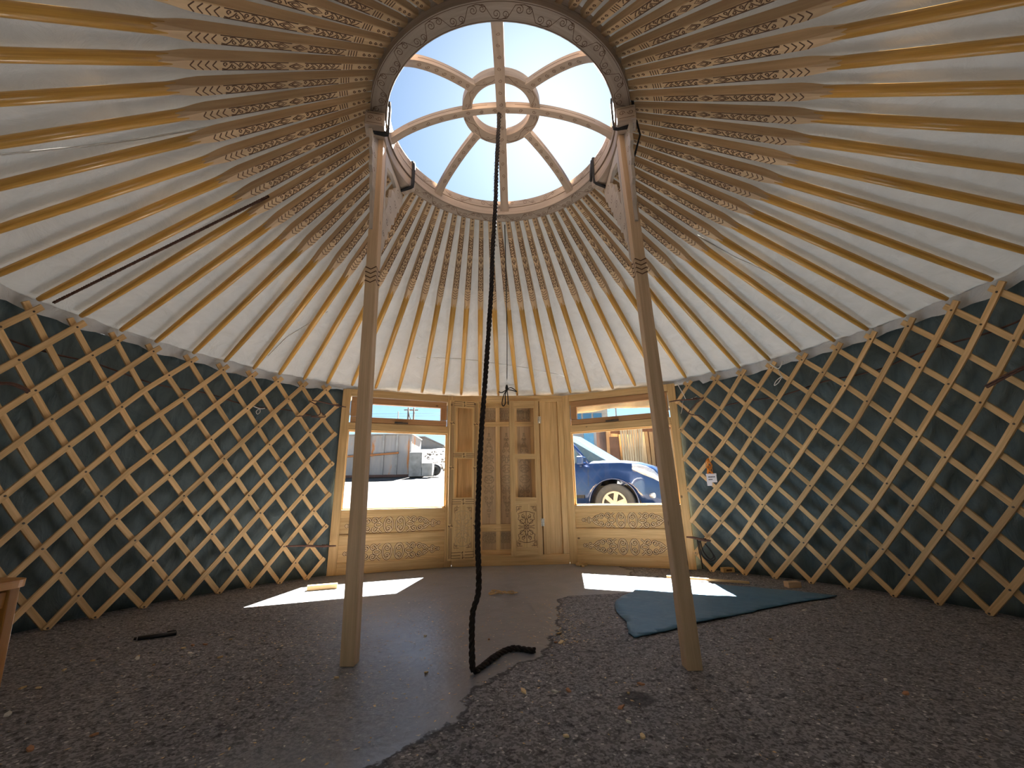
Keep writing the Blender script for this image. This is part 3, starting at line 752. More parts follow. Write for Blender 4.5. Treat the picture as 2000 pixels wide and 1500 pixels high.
for side, nm in ((-1, 'left'), (1, 'right')):
    for ksec, (ka, kb) in enumerate(((-.56, 9.35), (9.35, 18.0))):
        e = empty('lattice_section', (side*2.9*S(D(60 if ksec == 0 else 110)), 2.9*Cc(D(60 if ksec == 0 else 110)), 0))
        tag(e, (f'wooden lattice wall section beside the {nm} window' if ksec == 0 else f'further wooden lattice wall section at the {nm} edge of the photo'), 'lattice wall', 'folding lattice wall sections')
        for dirn, r in ((1, 2.968), (-1, 2.983)):
            sgn = side*dirn
            kts = [i for i in range(-6, 25)]
            for kt in kts:
                kbt = kt-sgn*6; mid = (kt+kbt)/2
                lo, hi = max(min(kt, kbt), -.56), min(max(kt, kbt), 18.5)
                if hi-lo < .5: continue
                mid = (lo+hi)/2
                inside = (mid < 9.4) if ksec == 0 else (9.4 <= mid < 17.5)
                if not inside: continue
                mb = MB()
                if slat_pts(mb, side, kt, dirn, r, -.56, 18.5, wd=.037+random.uniform(-.002, .003), knots=(dirn == 1)):
                    for i_ in range(len(mb.v)): mb.v[i_] = mb.v[i_]-Vector(e.location)
                    mb.build('slat', [SLAT, METAL], e)

# ================================================================ FRONT WALL PANELS
def frame_at(p0, p1):
    d = Vector((p1[0]-p0[0], p1[1]-p0[1], 0)); L = d.length; d.normalize(); nrm = Vector((-d.y, d.x, 0))
    Mx = Matrix((d, nrm, Vector((0, 0, 1)))).transposed().to_4x4(); Mx.translation = Vector((p0[0], p0[1], 0))
    return Mx, L       # local x along the wall, y outwards, z up; y=0 is the inner face
pa, pb, pc, pd = (-1.93, 2.33), (-.73, 2.80), (.61, 2.885), (1.835, 2.366)
FIN = lambda y: (lambda u, v, h: (u, y-h, v))
def window(name, p0, p1, mir, label):
    Mx, L = frame_at(p0, p1); e = empty(name, mat=Mx); tag(e, label, None, kind='structure')
    T = .062; u0, u1 = .088, L-.082
    def fx(u, w_): return (u if not mir else L-u-w_)      # mirror helper
    f = MB()
    f.box((u0/2, T/2, .985), (u0, T, 1.97), grain=2); f.box(((u1+L)/2, T/2, .985), (L-u1, T, 1.97), grain=2)
    f.box(((u0+u1)/2, T/2, 1.93), (u1-u0, T, .08)); f.box(((u0+u1)/2, T/2, 1.543), (u1-u0, T, .088))
    f.box(((u0+u1)/2, T/2, .603), (u1-u0, T, .082)); f.box(((u0+u1)/2, T/2, .335), (u1-u0, T-.004, .092)); f.box(((u0+u1)/2, T/2, .052), (u1-u0, T, .104))
    f.build('window_frame', PINE, e, bevel=.004)
    for zc, h in ((.472, .19), (.196, .19)):
        m_ = MB(); m_.box(((u0+u1)/2, .038, zc), (u1-u0, .02, h), grain=0)
        # sloped ledge under the recess
        m_.box(((u0+u1)/2, .020, zc-h/2+.006), (u1-u0, .022, .012), grain=0)
        fn = FIN(.028)
        engrave(m_, shift(band_motif(1.02, .168), (u0+u1)/2, zc+.006), fn, .020, .0085)
        m_.build('carved_panel', [PINE, BURNT, RAISED], e)
    # glazing beads + pane
    b_ = MB()
    zb, zt = .644, 1.499
    for (c, d_) in (((u0+.006, .045, (zb+zt)/2), (.012, .03, zt-zb)), ((u1-.006, .045, (zb+zt)/2), (.012, .03, zt-zb)), (((u0+u1)/2, .045, zt-.006), (u1-u0, .03, .012)), (((u0+u1)/2, .045, zb+.006), (u1-u0, .03, .012))): b_.box(c, d_)
    b_.build('glazing_bead', PINE, e)
    MB().box(((u0+u1)/2, .05, (zb+zt)/2), (u1-u0, .004, zt-zb)).build('window_pane', GLASS, e)
    # tilting transom sash
    s0, s1 = u0+.012, u1-.012; z0, z1 = 1.590, 1.882
    se = bpy.data.objects.new('transom_sash', None); se = None
    s_ = MB(); sw = .072; yy = .03
    s_.box(((s0+s1)/2, yy, z1-.036), (s1-s0, .05, .072)); s_.box(((s0+s1)/2, yy, z0+.032), (s1-s0, .05, .064))
    s_.box((s0+sw/2, yy, (z0+z1)/2), (sw, .05, z1-z0-.14), grain=2); s_.box((s1-sw/2, yy, (z0+z1)/2), (sw, .05, z1-z0-.14), grain=2)
    so_ = s_.build('transom_sash', PINE_R, e, bevel=.004)
    MB().box(((s0+s1)/2, .035, (z0+z1)/2), (s1-s0-2*sw, .004, z1-z0-.13)).build('sash_pane', GLASS, so_)
    hx = .60 if mir else .66
    h = MB(); h.box((hx, -.004, z0+.012), (.155, .010, .016)); h.box((hx+.03*(1 if mir else -1), -.014, z0+.012), (.09, .012, .020)); h.build('handle', METAL, so_, bevel=.003)
    for sx in (s0-.004, s1+.004):
        st = MB(); st.box((sx, .012, 1.76), (.010, .012, .16)); st.box((sx, .012, 1.68), (.014, .016, .03)); st.build('stay', ALU, so_, bevel=.002)
    # screws / knots along outer stile
    return e, Mx, L
window('window_1', pa, pb, False, 'left wooden window wall with tilting transom and two carved panels')
window('window_2', pc, pd, True, 'right wooden window wall with tilting transom and two carved panels')

# door wall
Mx, L = frame_at(pb, pc)
door = tag(empty('door_1', mat=Mx), 'carved wooden double door wall between the two windows', None, kind='structure')
f = MB(); T = .062
f.box((L/2, T/2, 1.935), (L, T, .075)); f.box((L/2, T/2, .055), (L, T, .11))
for a, b_ in ((0, .045), (.245, .300), (1.050, 1.125), (1.275, L)): f.box(((a+b_)/2, T/2, 1.004), (b_-a, T, 1.788), grain=2)
for a, b_ in ((.045, .245), (1.125, 1.275)): f.box(((a+b_)/2, .042, 1.004), (b_-a, .02, 1.788), grain=2)
f.build('door_frame', PINE, door, bevel=.004)
# reveal + outer door behind the leaves
Y0 = .10
d_ = MB(); d0, d1 = .300, 1.050
for a, b_ in ((d0, .34), (.505, .56), (.72, .775), (.94, d1)): d_.box(((a+b_)/2, Y0+.02, 1.0), (b_-a, .04, 1.80), grain=2)
for z0, z1 in ((1.84, 1.90), (1.60, 1.66), (.36, .44), (.10, .16)): d_.box(((d0+d1)/2, Y0+.018, (z0+z1)/2), (d1-d0, .042, z1-z0))
for sx in (-.012, L+.012): MB().box((sx, .075, .99), (.06, .03, 1.96), grain=2).build('leak_strip', PINE, door)  # filler strips added outside the wall junctions to stop light leaking in
od = d_.build('outer_door', PINE, door, bevel=.003)
pn = MB(); pn.box(((d0+d1)/2, Y0+.03, 1.0), (d1-d0, .014, 1.80), grain=2)
fn = FIN(Y0+.0225)
for c in (.4225, .640, .8575):
    engrave(pn, shift(swap(band_motif(1.02, .125)), c, 1.02), fn, .009, .003)
for zc, h in ((1.75, .13), (.285, .12)):
    for c in (.46, .64, .82, .98): engrave(pn, shift(band_motif(.20, h), c-.02, zc), fn, .007, .0025)
pn.build('carved_panel', [HEAD, BURNT, RAISED], od)
for zz_ in (.09, 1.915): MB().box(((d0+d1)/2, .103, zz_), (d1-d0+.05, .082, .04)).build('reveal', PINE, door)  # head and sill boards added to block sun through the gap
for sx in (d0-.004, d1+.004): MB().box((sx, Y0/2+.03, 1.0), (.012, .10, 1.80), grain=2).build('reveal', PINE, door)

def leaf(name, w_, mat4, fret, label=None):
    e = bpy.data.objects.new(name, None)
    H = 1.80; T = .030
    m_ = MB(); st = .058 if not fret else .062
    for a, b_ in ((0, st), (w_-st, w_)): m_.box(((a+b_)/2, T/2, H/2), (b_-a, T, H), grain=2)
    zs = ((0, .085), (.560, .635), (1.090, 1.140), (1.715, H)) if not fret else ((0, .10), (.58, .66), (1.115, 1.175), (1.72, H))
    for z0, z1 in zs: m_.box((w_/2, T/2, (z0+z1)/2), (w_-2*st, T, z1-z0), grain=0)
    m_.box((w_/2, T/2, (zs[0][1]+zs[1][0])/2), (w_-2*st, T*.55, zs[1][0]-zs[0][1]), grain=2)
    fn = (lambda u, v, h: (u, -h, v)); fp = (lambda u, v, h: (u, T*.225-h, v))
    zc = (zs[0][1]+zs[1][0])/2
    if not fret:
        engrave(m_, shift(medallion(w_*.62, .34), w_/2, zc-.01), fp, .006)
        for sx in (-1, 1):
            for sy in (-1, 1): engrave(m_, corner(w_/2+sx*(w_/2-st-.012), zc+sy*.215, -sx, -sy, .06), fp, .005)
        engrave(m_, [[(st, zs[0][1]), (w_-st, zs[0][1]), (w_-st, zs[1][0]), (st, zs[1][0]), (st, zs[0][1])]], fp, .003)
    else:
        engrave(m_, shift(medallion(w_*.62, .38), w_/2, zc-.01), fp, .005, .002)
        for sx in (-1, 1):
            for sy in (-1, 1): engrave(m_, corner(w_/2+sx*(w_/2-st-.012), zc+sy*.215, -sx, -sy, .055), fp, .004)
        # fret lines: three parallel burnt lines on every stile and rail, stepping at the joints
        zz = [.015, .33, .62, 1.145, 1.46, H-.015]
        for sx in (0, 1):
            for q in (.014, .028, .042):
                u = q if sx == 0 else w_-q
                for a, b_ in ((.02, .36-.02), (.36+.02, .98), (1.02, 1.50), (1.54, H-.02)):
                    m_.ribbon([(u, a), (u, b_)], .0055, fn, 1, .0006)
            for zc_ in (.36, 1.00, 1.52):
                u = .028 if sx == 0 else w_-.028
                m_.ribbon([(u-.02, zc_-.02), (u+.02, zc_+.02)], .006, fn, 1, .0006)
                for s_ in (-1, 1): m_.ribbon([(u+s_*.018-.008, zc_), (u+s_*.018+.008, zc_)], .012, fn, 1, .0006)
        for z0, z1 in zs:
            hgt = z1-z0
            for q in (.2, .5, .8):
                v = z0+q*hgt
                m_.ribbon([(.045, v), (w_/2-.025, v)], .0055, fn, 1, .0006); m_.ribbon([(w_/2+.025, v), (w_-.045, v)], .0055, fn, 1, .0006)
            m_.ribbon([(w_/2-.022, z0+.75*hgt), (w_/2-.004, z0+.75*hgt), (w_/2+.004, z0+.25*hgt), (w_/2+.022, z0+.25*hgt)], .006, fn, 1, .0006)
            for s_ in (-1, 1): m_.ribbon([(w_/2-.006, z0+hgt/2+s_*.3*hgt), (w_/2+.006, z0+hgt/2+s_*.3*hgt)], .014, fn, 1, .0006)
    o = m_.build(name, [PINE, BURNT, RAISED], door, bevel=.0)
    o.matrix_local = mat4
    # thin beads around the openings
    b2 = MB()
    for z0, z1 in ((zs[1][1], zs[2][0]), (zs[2][1], zs[3][0])):
        for c, d2 in (((st+.003, .006, (z0+z1)/2), (.006, .014, z1-z0)), ((w_-st-.003, .006, (z0+z1)/2), (.006, .014, z1-z0)), ((w_/2, .006, z0+.003), (w_-2*st, .014, .006)), ((w_/2, .006, z1-.003), (w_-2*st, .014, .006))): b2.box(c, d2)
    b2.build('bead', PINE, o)
    return o, zs, st
lf, zs, st_ = leaf('door_leaf', .365, Matrix.Translation((.672, -.036, .10)) @ Matrix.Rotation(D(2.5), 4, 'Z'), False)
for z in (.36, 1.56):
    h = MB(); h.box((.372, -.004, z), (.038, .006, .085)); h.tube([(.368, -.009, z-.042), (.368, -.009, z+.042)], .006, 8)
    for q in (-.028, 0, .028):
        for s_ in (-.012, .012): h.tube([(.372+s_, -.006, z+q), (.372+s_, -.009, z+q)], .003, 6, 1)
    h.build('hinge', [BRASS, METAL], lf)
rf, _, _ = leaf('door_leaf', .345, Matrix.Translation((-.035, -.155, .085)) @ Matrix.Rotation(D(19), 4, 'Z'), True)
rf['label'] = 'open leaf with fret lines folded back to the left'
# backing planks seen through the open leaf are the fixed side panel of the frame

# canvas flap outside the right transom
Mw, Lw = frame_at(pc, pd)
mb = MB(); nu = 24
for i in range(nu+1):
    for j in range(7):
        u = -.1+1.5*i/nu; t = j/6
        low = 1.735+.05*math.exp(-((u-.55)/.25)**2)-.0*u + .012*S(u*9)
        p = Mw @ Vector((u, .10+.05*t+.02*S(u*14+t*3), 1.90+(low-1.90)*t)); mb.v.append(p)
for i in range(nu):
    for j in range(6): a = i*7+j; mb.face([a, a+7, a+8, a+1], [(0, 0)]*4, 0, True)
tag(mb.build('canvas_flap', FLAP, solid=.004), 'rolled beige canvas flap hanging outside the right transom window', 'canvas flap')

# ================================================================ TIES AND PEGS ON THE LATTICE
def peg(p0, p1, label, r=.009, extra=None):
    a, b_ = Vector(p0), Vector(p1); mb = MB()
    q = catmull([a, a.lerp(b_, .3)+Vector((0, 0, .004)), a.lerp(b_, .7)-Vector((0, 0, .003)), b_], 5); n_ = len(q)
    mb.tube(q, [r*(.55+.45*S(PI*min(1, max(.08, i/n_)))) for i in range(n_)], 8, 0, True, 1.0)
    for k in (.72, .76, .8):
        c = a.lerp(b_, k); mb.tube([c+Vector((0, 0, .014)), c+Vector((.012, .01, 0)), c-Vector((0, 0, .014)), c-Vector((.012, .01, 0)), c+Vector((0, 0, .014))], .0035, 5)
    for e in (extra or []): mb.tube(catmull(e, 5), .005, 6)
    return tag(mb.build('wooden_peg', LEATHER), label, 'peg', 'brown tie pegs on the window jambs')
def off(p, d=.05): v = Vector(p); return v*(1-d/3)*1.0 if False else Vector((p[0]*(1-d/3), p[1]*(1-d/3), p[2]))
peg(off((-2.135, 2.014, 1.752)), off((-1.87, 2.265, 1.73)), 'brown peg with ties across the top of the left window jamb', .008,
    [[(-2.13, 1.98, 1.75), (-2.06, 2.05, 1.70), (-2.04, 2.06, 1.62), (-2.10, 2.0, 1.585), (-2.0, 2.1, 1.60), (-2.03, 2.07, 1.64)], [(-2.1, 2.0, 1.6), (-2.2, 1.9, 1.57)]])
peg(off((-2.195, 1.94, .335)), off((-1.85, 2.27, .30)), 'brown peg lying across the bottom of the left window jamb', .010)
peg(off((1.76, 2.34, 1.740)), off((2.04, 2.10, 1.725)), 'brown peg with ties across the top of the right window jamb', .008,
    [[(2.0, 2.06, 1.72), (1.93, 2.14, 1.66), (1.88, 2.18, 1.585), (1.96, 2.11, 1.54), (1.99, 2.08, 1.50)], [(1.88, 2.18, 1.58), (1.84, 2.22, 1.65)]])
peg(off((1.77, 2.33, .325)), off((1.95, 2.18, .30)), 'brown peg with hanging black cord loops at the right window jamb', .012)
mb = MB()
for P in ([(1.83, 2.25, .30), (1.835, 2.25, .2), (1.84, 2.24, .12), (1.845, 2.24, .03)], [(1.85, 2.23, .29), (1.86, 2.22, .20), (1.90, 2.19, .13), (1.93, 2.16, .15), (1.92, 2.17, .20), (1.88, 2.20, .27)], [(1.84, 2.24, .29), (1.85, 2.23, .16), (1.90, 2.2, .11), (1.94, 2.15, .14), (1.90, 2.19, .24)]):
    mb.tube(catmull(P, 6), .006, 6)
tag(mb.build('looped_cord', CORD), 'black cord loops hanging from the lower right peg', 'cord')
# dark ties where lattice sections join
for P, lb in ([((-2.93, -.06, 1.43), (-2.925, .0, 1.415), (-2.91, .06, 1.425), (-2.905, .13, 1.41), (-2.92, .16, 1.40)), 'dark rope tie joining the lattice sections at the left edge'], [((2.915, .26, 1.35), (2.91, .2, 1.365), (2.915, .12, 1.39), (2.92, .02, 1.41), (2.92, -.1, 1.40)), 'dark rope tie joining the lattice sections at the right edge']):
    mb = MB(); mb.tube(catmull(P, 6), .007, 7); mb.tube(catmull([Vector(p)+Vector((0, .01, .010)) for p in P], 6), .005, 6)
    tag(mb.build('rope_tie', LEATHER), lb, 'rope', 'dark lattice ties')
# long rope running behind the lattice near its top
for sd, nm in ((-1, 'left'), (1, 'right')):
    P = []
    for i in range(20):
        th = D((46+2.35*i)); P.append((sd*3.01*S(th), 3.01*Cc(th), 1.62+.10*(i/19)+.015*S(i)))
    mb = MB(); mb.tube(P, .006, 6); tag(mb.build('girth_rope', LEATHER), f'brown girth rope running behind the {nm} lattice near its top', 'rope', 'girth ropes')
mb = MB(); mb.tube(catmull([(-2.46, 1.60, 1.615), (-2.42, 1.64, 1.60), (-2.39, 1.67, 1.61)], 4), .004, 5); mb.tube(catmull([(-2.42, 1.635, 1.60), (-2.44, 1.62, 1.57), (-2.43, 1.63, 1.545), (-2.415, 1.64, 1.57), (-2.42, 1.635, 1.60)], 6), .003, 5)
tag(mb.build('white_tie', WHITE), 'small white cord loop tied on the left lattice', 'cord')
mb = MB(); mb.tube(catmull([(2.49, 1.52, 1.86), (2.495, 1.51, 1.80), (2.505, 1.50, 1.77)], 5), .004, 5); mb.tube(catmull([(2.50, 1.50, 1.79), (2.47, 1.55, 1.76), (2.455, 1.57, 1.72), (2.48, 1.54, 1.74), (2.50, 1.50, 1.79)], 6), .004, 5); mb.tube(catmull([(2.45, 1.56, 1.93), (2.49, 1.52, 1.87), (2.52, 1.48, 1.93)], 5), .006, 5)
tag(mb.build('white_tie', WHITE), 'white cord tied to the hem of the roof on the right lattice', 'cord')
mb = MB(); mb.tube(catmull([(1.83, 2.27, 1.94), (1.87, 2.23, 1.80), (1.89, 2.21, 1.74), (1.97, 2.14, 1.755)], 5), .004, 5); mb.tube(catmull([(1.86, 2.24, 1.74), (1.845, 2.26, 1.65), (1.83, 2.27, 1.60)], 5), .003, 5)
tag(mb.build('white_tie', WHITE), 'white cord around the upper right peg beside the window jamb', 'cord')
# padlock-like tag with orange string
tg = tag(empty('key_tag', (2.0, 2.12, .9)), 'small white tag hung on orange string from the right lattice', 'tag')
nrm = Vector((2.0, 2.13, 0)).normalized(); tx = Vector((nrm.y, -nrm.x, 0))
def tagp(u, v, h): p = tx*u - nrm*h; return (p.x, p.y, v)
mb = MB(); mb.box((0, 0, 0), (.098, .004, .085), Matrix((tx, nrm, Vector((0, 0, 1)))).transposed().to_4x4())
mb.box((0, -.001, .037), (.102, .006, .016), Matrix((tx, nrm, Vector((0, 0, 1)))).transposed().to_4x4(), mi=0)
for z, a, b_ in ((.012, -.030, .034), (-.014, -.030, .006)):
    x = a
    while x < b_:
        wl = .008+random.random()*.004; mb.ribbon([(x, z), (x+wl, z)], .010, lambda u, v, h: tagp(u, v, .0035), 1, 0); x += wl+.003
mb.build('card', [PAPER, INK], tg)
mb = MB(); mb.box((-.03, .012, -.045), (.05, .003, .06), Matrix((tx, nrm, Vector((0, 0, 1)))).transposed().to_4x4()); mb.build('card', PAPER, tg)
mb = MB()
for k in range(9):
    x0 = random.uniform(-.022, .022); P = [tagp(x0*.4, .20, .01)]
    for i in range(1, 6): P.append(tagp(x0+random.uniform(-.018, .018), .20-.03*i, .012+random.uniform(0, .01)))
    P.append(tagp((-.025 if k % 2 else .028), .045, .004)); mb.tube(catmull(P, 4), .0028, 5)
mb.build('string', ORANGE, tg)

# ================================================================ THINGS ON THE FLOOR
# blue tarpaulin sheet
P = [(.70, 1.03), (.655, .80), (.66, .55), (.62, .35), (.637, .287), (.74, .335), (.836, .384), (1.07, .519), (1.37, .67), (1.67, .835), (2.0, .99), (2.343, 1.128), (2.20, 1.24), (2.0, 1.42), (1.674, 1.60), (1.45, 1.62), (1.202, 1.573), (.95, 1.42), (.798, 1.231)]
me_in = []
def inpoly(x, y):
    c = False; j = len(P)-1
    for i in range(len(P)):
        if (P[i][1] > y) != (P[j][1] > y) and x < (P[j][0]-P[i][0])*(y-P[i][1])/(P[j][1]-P[i][1])+P[i][0]: c = not c
        j = i
    return c
from mathutils.geometry import delaunay_2d_cdt
bd = []
for a, b_ in zip(P, P[1:]+P[:1]):
    for k in range(4):
        t = k/4; bd.append(Vector((a[0]+(b_[0]-a[0])*t+random.uniform(-.004, .004), a[1]+(b_[1]-a[1])*t+random.uniform(-.006, .006))))
nb = len(bd); ins = [Vector((x*.06, y*.06)) for x in range(8, 42) for y in range(3, 30) if inpoly(x*.06, y*.06)]
vs, es, fs, *_ = delaunay_2d_cdt(bd+ins, [(i, (i+1) % nb) for i in range(nb)], [], 1, 1e-5)
mb = MB()
for v in vs: mb.v.append(Vector((v.x, v.y, .008+.010*max(0, noise.noise(Vector((v.x*3, v.y*3, 1))))+.008*max(0, noise.noise(Vector((v.x*9, v.y*4, 1)))))))
for f_ in fs: mb.face(list(f_), [(0, 0)]*len(f_), 0, True)
o = mb.build('tarpaulin_sheet', BLUET, solid=.006)
tag(o, 'blue tarpaulin sheet lying on the floor by the right post', 'tarpaulin')

def lay(p0, p1, r=None, size=None, z=0):
    a, b_ = Vector((*p0, 0)), Vector((*p1, 0)); d = (b_-a); Mm = Matrix.Translation(((a+b_)/2).to_tuple()) @ Matrix.Rotation(math.atan2(d.y, d.x), 4, 'Z'); return Mm, d.length
Mm, l = lay((-1.80, 1.655), (-1.575, 1.745))
mb = MB(); mb.box((0, 0, .020), (l, .055, .040), Mm); tag(mb.build('wood_offcut', PINE, bevel=.004), 'short pale wood offcut lying in the left patch of sunlight', 'wood offcut', 'wood offcuts on the floor')
Mm, l = lay((1.38, 1.93), (1.96, 1.60))
mb = MB(); mb.box((0, 0, .020), (l, .022, .018), Mm); tag(mb.build('wood_strip', PINE, bevel=.002), 'long thin wood strip lying behind the right post', 'wood strip')
Mm, l = lay((2.02, 2.215), (2.14, 2.235))
mb = MB(); mb.box((0, 0, .022), (l, .05, .044), Mm); mb.box((0, -.0256, .020), (.06, .002, .018), Mm, mi=1); tag(mb.build('wood_offcut', [PINE, BURNT], bevel=.003), 'small wood block with a dark stain below the right lattice', 'wood offcut', 'wood offcuts on the floor')
Mm, l = lay((2.20, 1.49), (2.31, 1.50))
mb = MB(); mb.box((0, 0, .022), (l, .06, .044), Mm); tag(mb.build('wood_offcut', POSTW, bevel=.003), 'plain small wood block between blue sheet and right lattice', 'wood offcut', 'wood offcuts on the floor')
Mm, l = lay((.66, 2.66), (.77, 2.77))
mb = MB(); mb.box((0, 0, .022), (l, .045, .03), Mm @ Matrix.Rotation(D(6), 4, 'Y')); mb.box((-.03, 0, .012), (.09, .035, .02), Mm @ Matrix.Rotation(D(50), 4, 'Z'), grain=0); tag(mb.build('wood_offcut', PINE, bevel=.003), 'broken wood offcut on the floor in front of the right window corner', 'wood offcut', 'wood offcuts on the floor')
mb = MB(); mb.tube([(-2.135, .375, .012), (-1.985, .462, .012)], .011, 10); mb.tube([(-2.14, .372, .012), (-2.15, .366, .012)], .008, 8); mb.tube([(-2.03, .447, .024), (-1.995, .468, .024)], .003, 5)
tag(mb.build('marker_pen', BLACK), 'black marker pen lying on the left floor', 'pen')
mb = MB()
for k in range(9):
    cx_, cy_ = -.10+random.uniform(-.09, .10), 1.41+random.uniform(-.04, .04); r_ = random.uniform(.02, .045); a0 = random.random()*6
    mb.tube([(cx_+r_*Cc(a0+t*.6), cy_+r_*.6*S(a0+t*.6), .008+.012*abs(S(t*.5+k))) for t in range(10)], .005, 5, 0, True, .5)
tag(mb.build('wood_shavings', CHIP), 'curled wood shavings in a small heap in front of the door', 'wood shavings')
# wood chips, the larger ones one by one
def chip(seed):
    random.seed(seed); mb = MB(); n_ = random.choice((4, 5, 6)); L_ = random.uniform(.012, .026)
    o = [(L_*Cc(2*PI*k/n_+random.uniform(-.3, .3))*random.uniform(.5, 1), L_*.55*S(2*PI*k/n_)*random.uniform(.5, 1)) for k in range(n_)]
    mb.prism(o, lambda u, v, h: (u, v, h+.004+u*.2), -.003, .003); return mb
spots = [(300, 1300), (358, 1267), (372, 1278), (376, 1262), (430, 1285), (270, 1283), (268, 1288), (400, 1260), (450, 1250), (545, 1215), (556, 1211), (185, 1437), (180, 1292), (125, 1310), (230, 1268), (60, 1466), (44, 1345), (75, 1345), (13, 1398), (1085, 1256), (1093, 1238), (1095, 1256), (1073, 1209), (1212, 1384), (1228, 1356), (1022, 1352), (1082, 1352), (1254, 1338), (832, 1315), (657, 1325), (830, 1243), (955, 1250), (1360, 1275), (1255, 1440), (1730, 1330), (1770, 1356), (1480, 1190), (1440, 1123), (1570, 1193), (1110, 1350), (1505, 1250), (1104, 1440), (1228, 1412)]
Cm = Vector((0.012, -2.256, 0.746))
mats_c = [CHIP, RAISED, plain('pale_chip', (.72, .68, .60), .8), plain('reddish_chip', (.50, .24, .12), .8)]
for i, (px, py) in enumerate(spots):
    d = fw*817.54 + r2*(px-1000) - u2*(py-750); t = -Cm.z/d.z; p = Cm+d*t
    o = chip(i+5).build('wood_chip', mats_c[i % 4]); o.location = (p.x, p.y, .0); o.rotation_euler = (0, 0, random.random()*6)
    tag(o, 'larger loose wood chip lying on the concrete floor', 'wood chip', 'larger wood chips scattered on the floor')
random.seed(11)
mb = MB()
def crumb(x, y, s_):
    if min(math.hypot(x+.787, y+.02), math.hypot(x-.78, y+.125)) < .09 or inpoly(x, y) or math.hypot(x, y) > 2.85: return
    a = random.random()*6; h = random.uniform(.001, .004); o = len(mb.v); z = .012 if inpoly(x, y) else 0
    for k in range(4):
        q = a+PI/2*k+random.uniform(-.3, .3); l_ = s_*random.uniform(.4, 1)*(1 if k % 2 else .45)
        mb.v.append(Vector((x+l_*Cc(q), y+l_*S(q), z+h*random.uniform(.5, 1.3))))
    mi = random.choice((0, 0, 1, 2)); mb.face([o, o+1, o+2, o+3], [(0, 0)]*4, mi)
for k in range(2600):
    a, r_ = random.random()*2*PI, 2.85*math.sqrt(random.random()); crumb(r_*S(a), r_*Cc(a), random.uniform(.003, .010))
for k in range(1100): crumb(random.gauss(-.7, .6), random.gauss(.35, .6), random.uniform(.005, .014))
for k in range(500):
    u = random.uniform(-1.2, 1.3); crumb(u, 2.45-abs(u)*.15+random.gauss(0, .12), random.uniform(.003, .010))
for k in range(260): crumb(random.gauss(.27, .06), random.uniform(.2, 1.1), random.uniform(.004, .015))
tag(mb.build('wood_crumbs', [CHIP, mats_c[2], RAISED]), 'fine wood crumbs scattered over the concrete floor', 'wood crumbs', kind='stuff')

# stool at the left edge
st = tag(empty('stool', (-2.17, -.56, 0)), 'orange varnished wooden stool at the left edge of the photo', 'stool')
mb = MB(); out = [(.17*(1 if abs(Cc(a)) > 0 else 1)*math.copysign(abs(Cc(a))**.45, Cc(a)), .17*math.copysign(abs(S(a))**.45, S(a))) for a in [2*PI*i/40 for i in range(40)]]
mb.prism([(x*1.18, y) for x, y in out], lambda u, v, h: (u, v, h), .430, .458); mb.build('seat', ORANGEW, st, bevel=.009)
for sx in (-1, 1):
    for sy in (-1, 1):
        m_ = MB(); m_.loft([[(sx*(.145+.015*(1-z/.43))+a*.019, sy*(.12+.015*(1-z/.43))+b_*.019, z) for a, b_ in ((-1, -1), (1, -1), (1, 1), (-1, 1))] for z in (0, .2, .43)], sm=False); m_.build('leg', ORANGEW, st, bevel=.004)
for sy in (-1, 1):
    m_ = MB(); m_.box((0, sy*.12, .385), (.27, .018, .06)); m_.build('apron', ORANGEW, st, bevel=.002)
    m_ = MB(); m_.box((sy*.145, 0, .385), (.018, .22, .06)); m_.build('apron', ORANGEW, st, bevel=.002)
    m_ = MB(); m_.box((0, sy*.130, .14), (.27, .018, .03)); m_.build('stretcher', ORANGEW, st, bevel=.002)

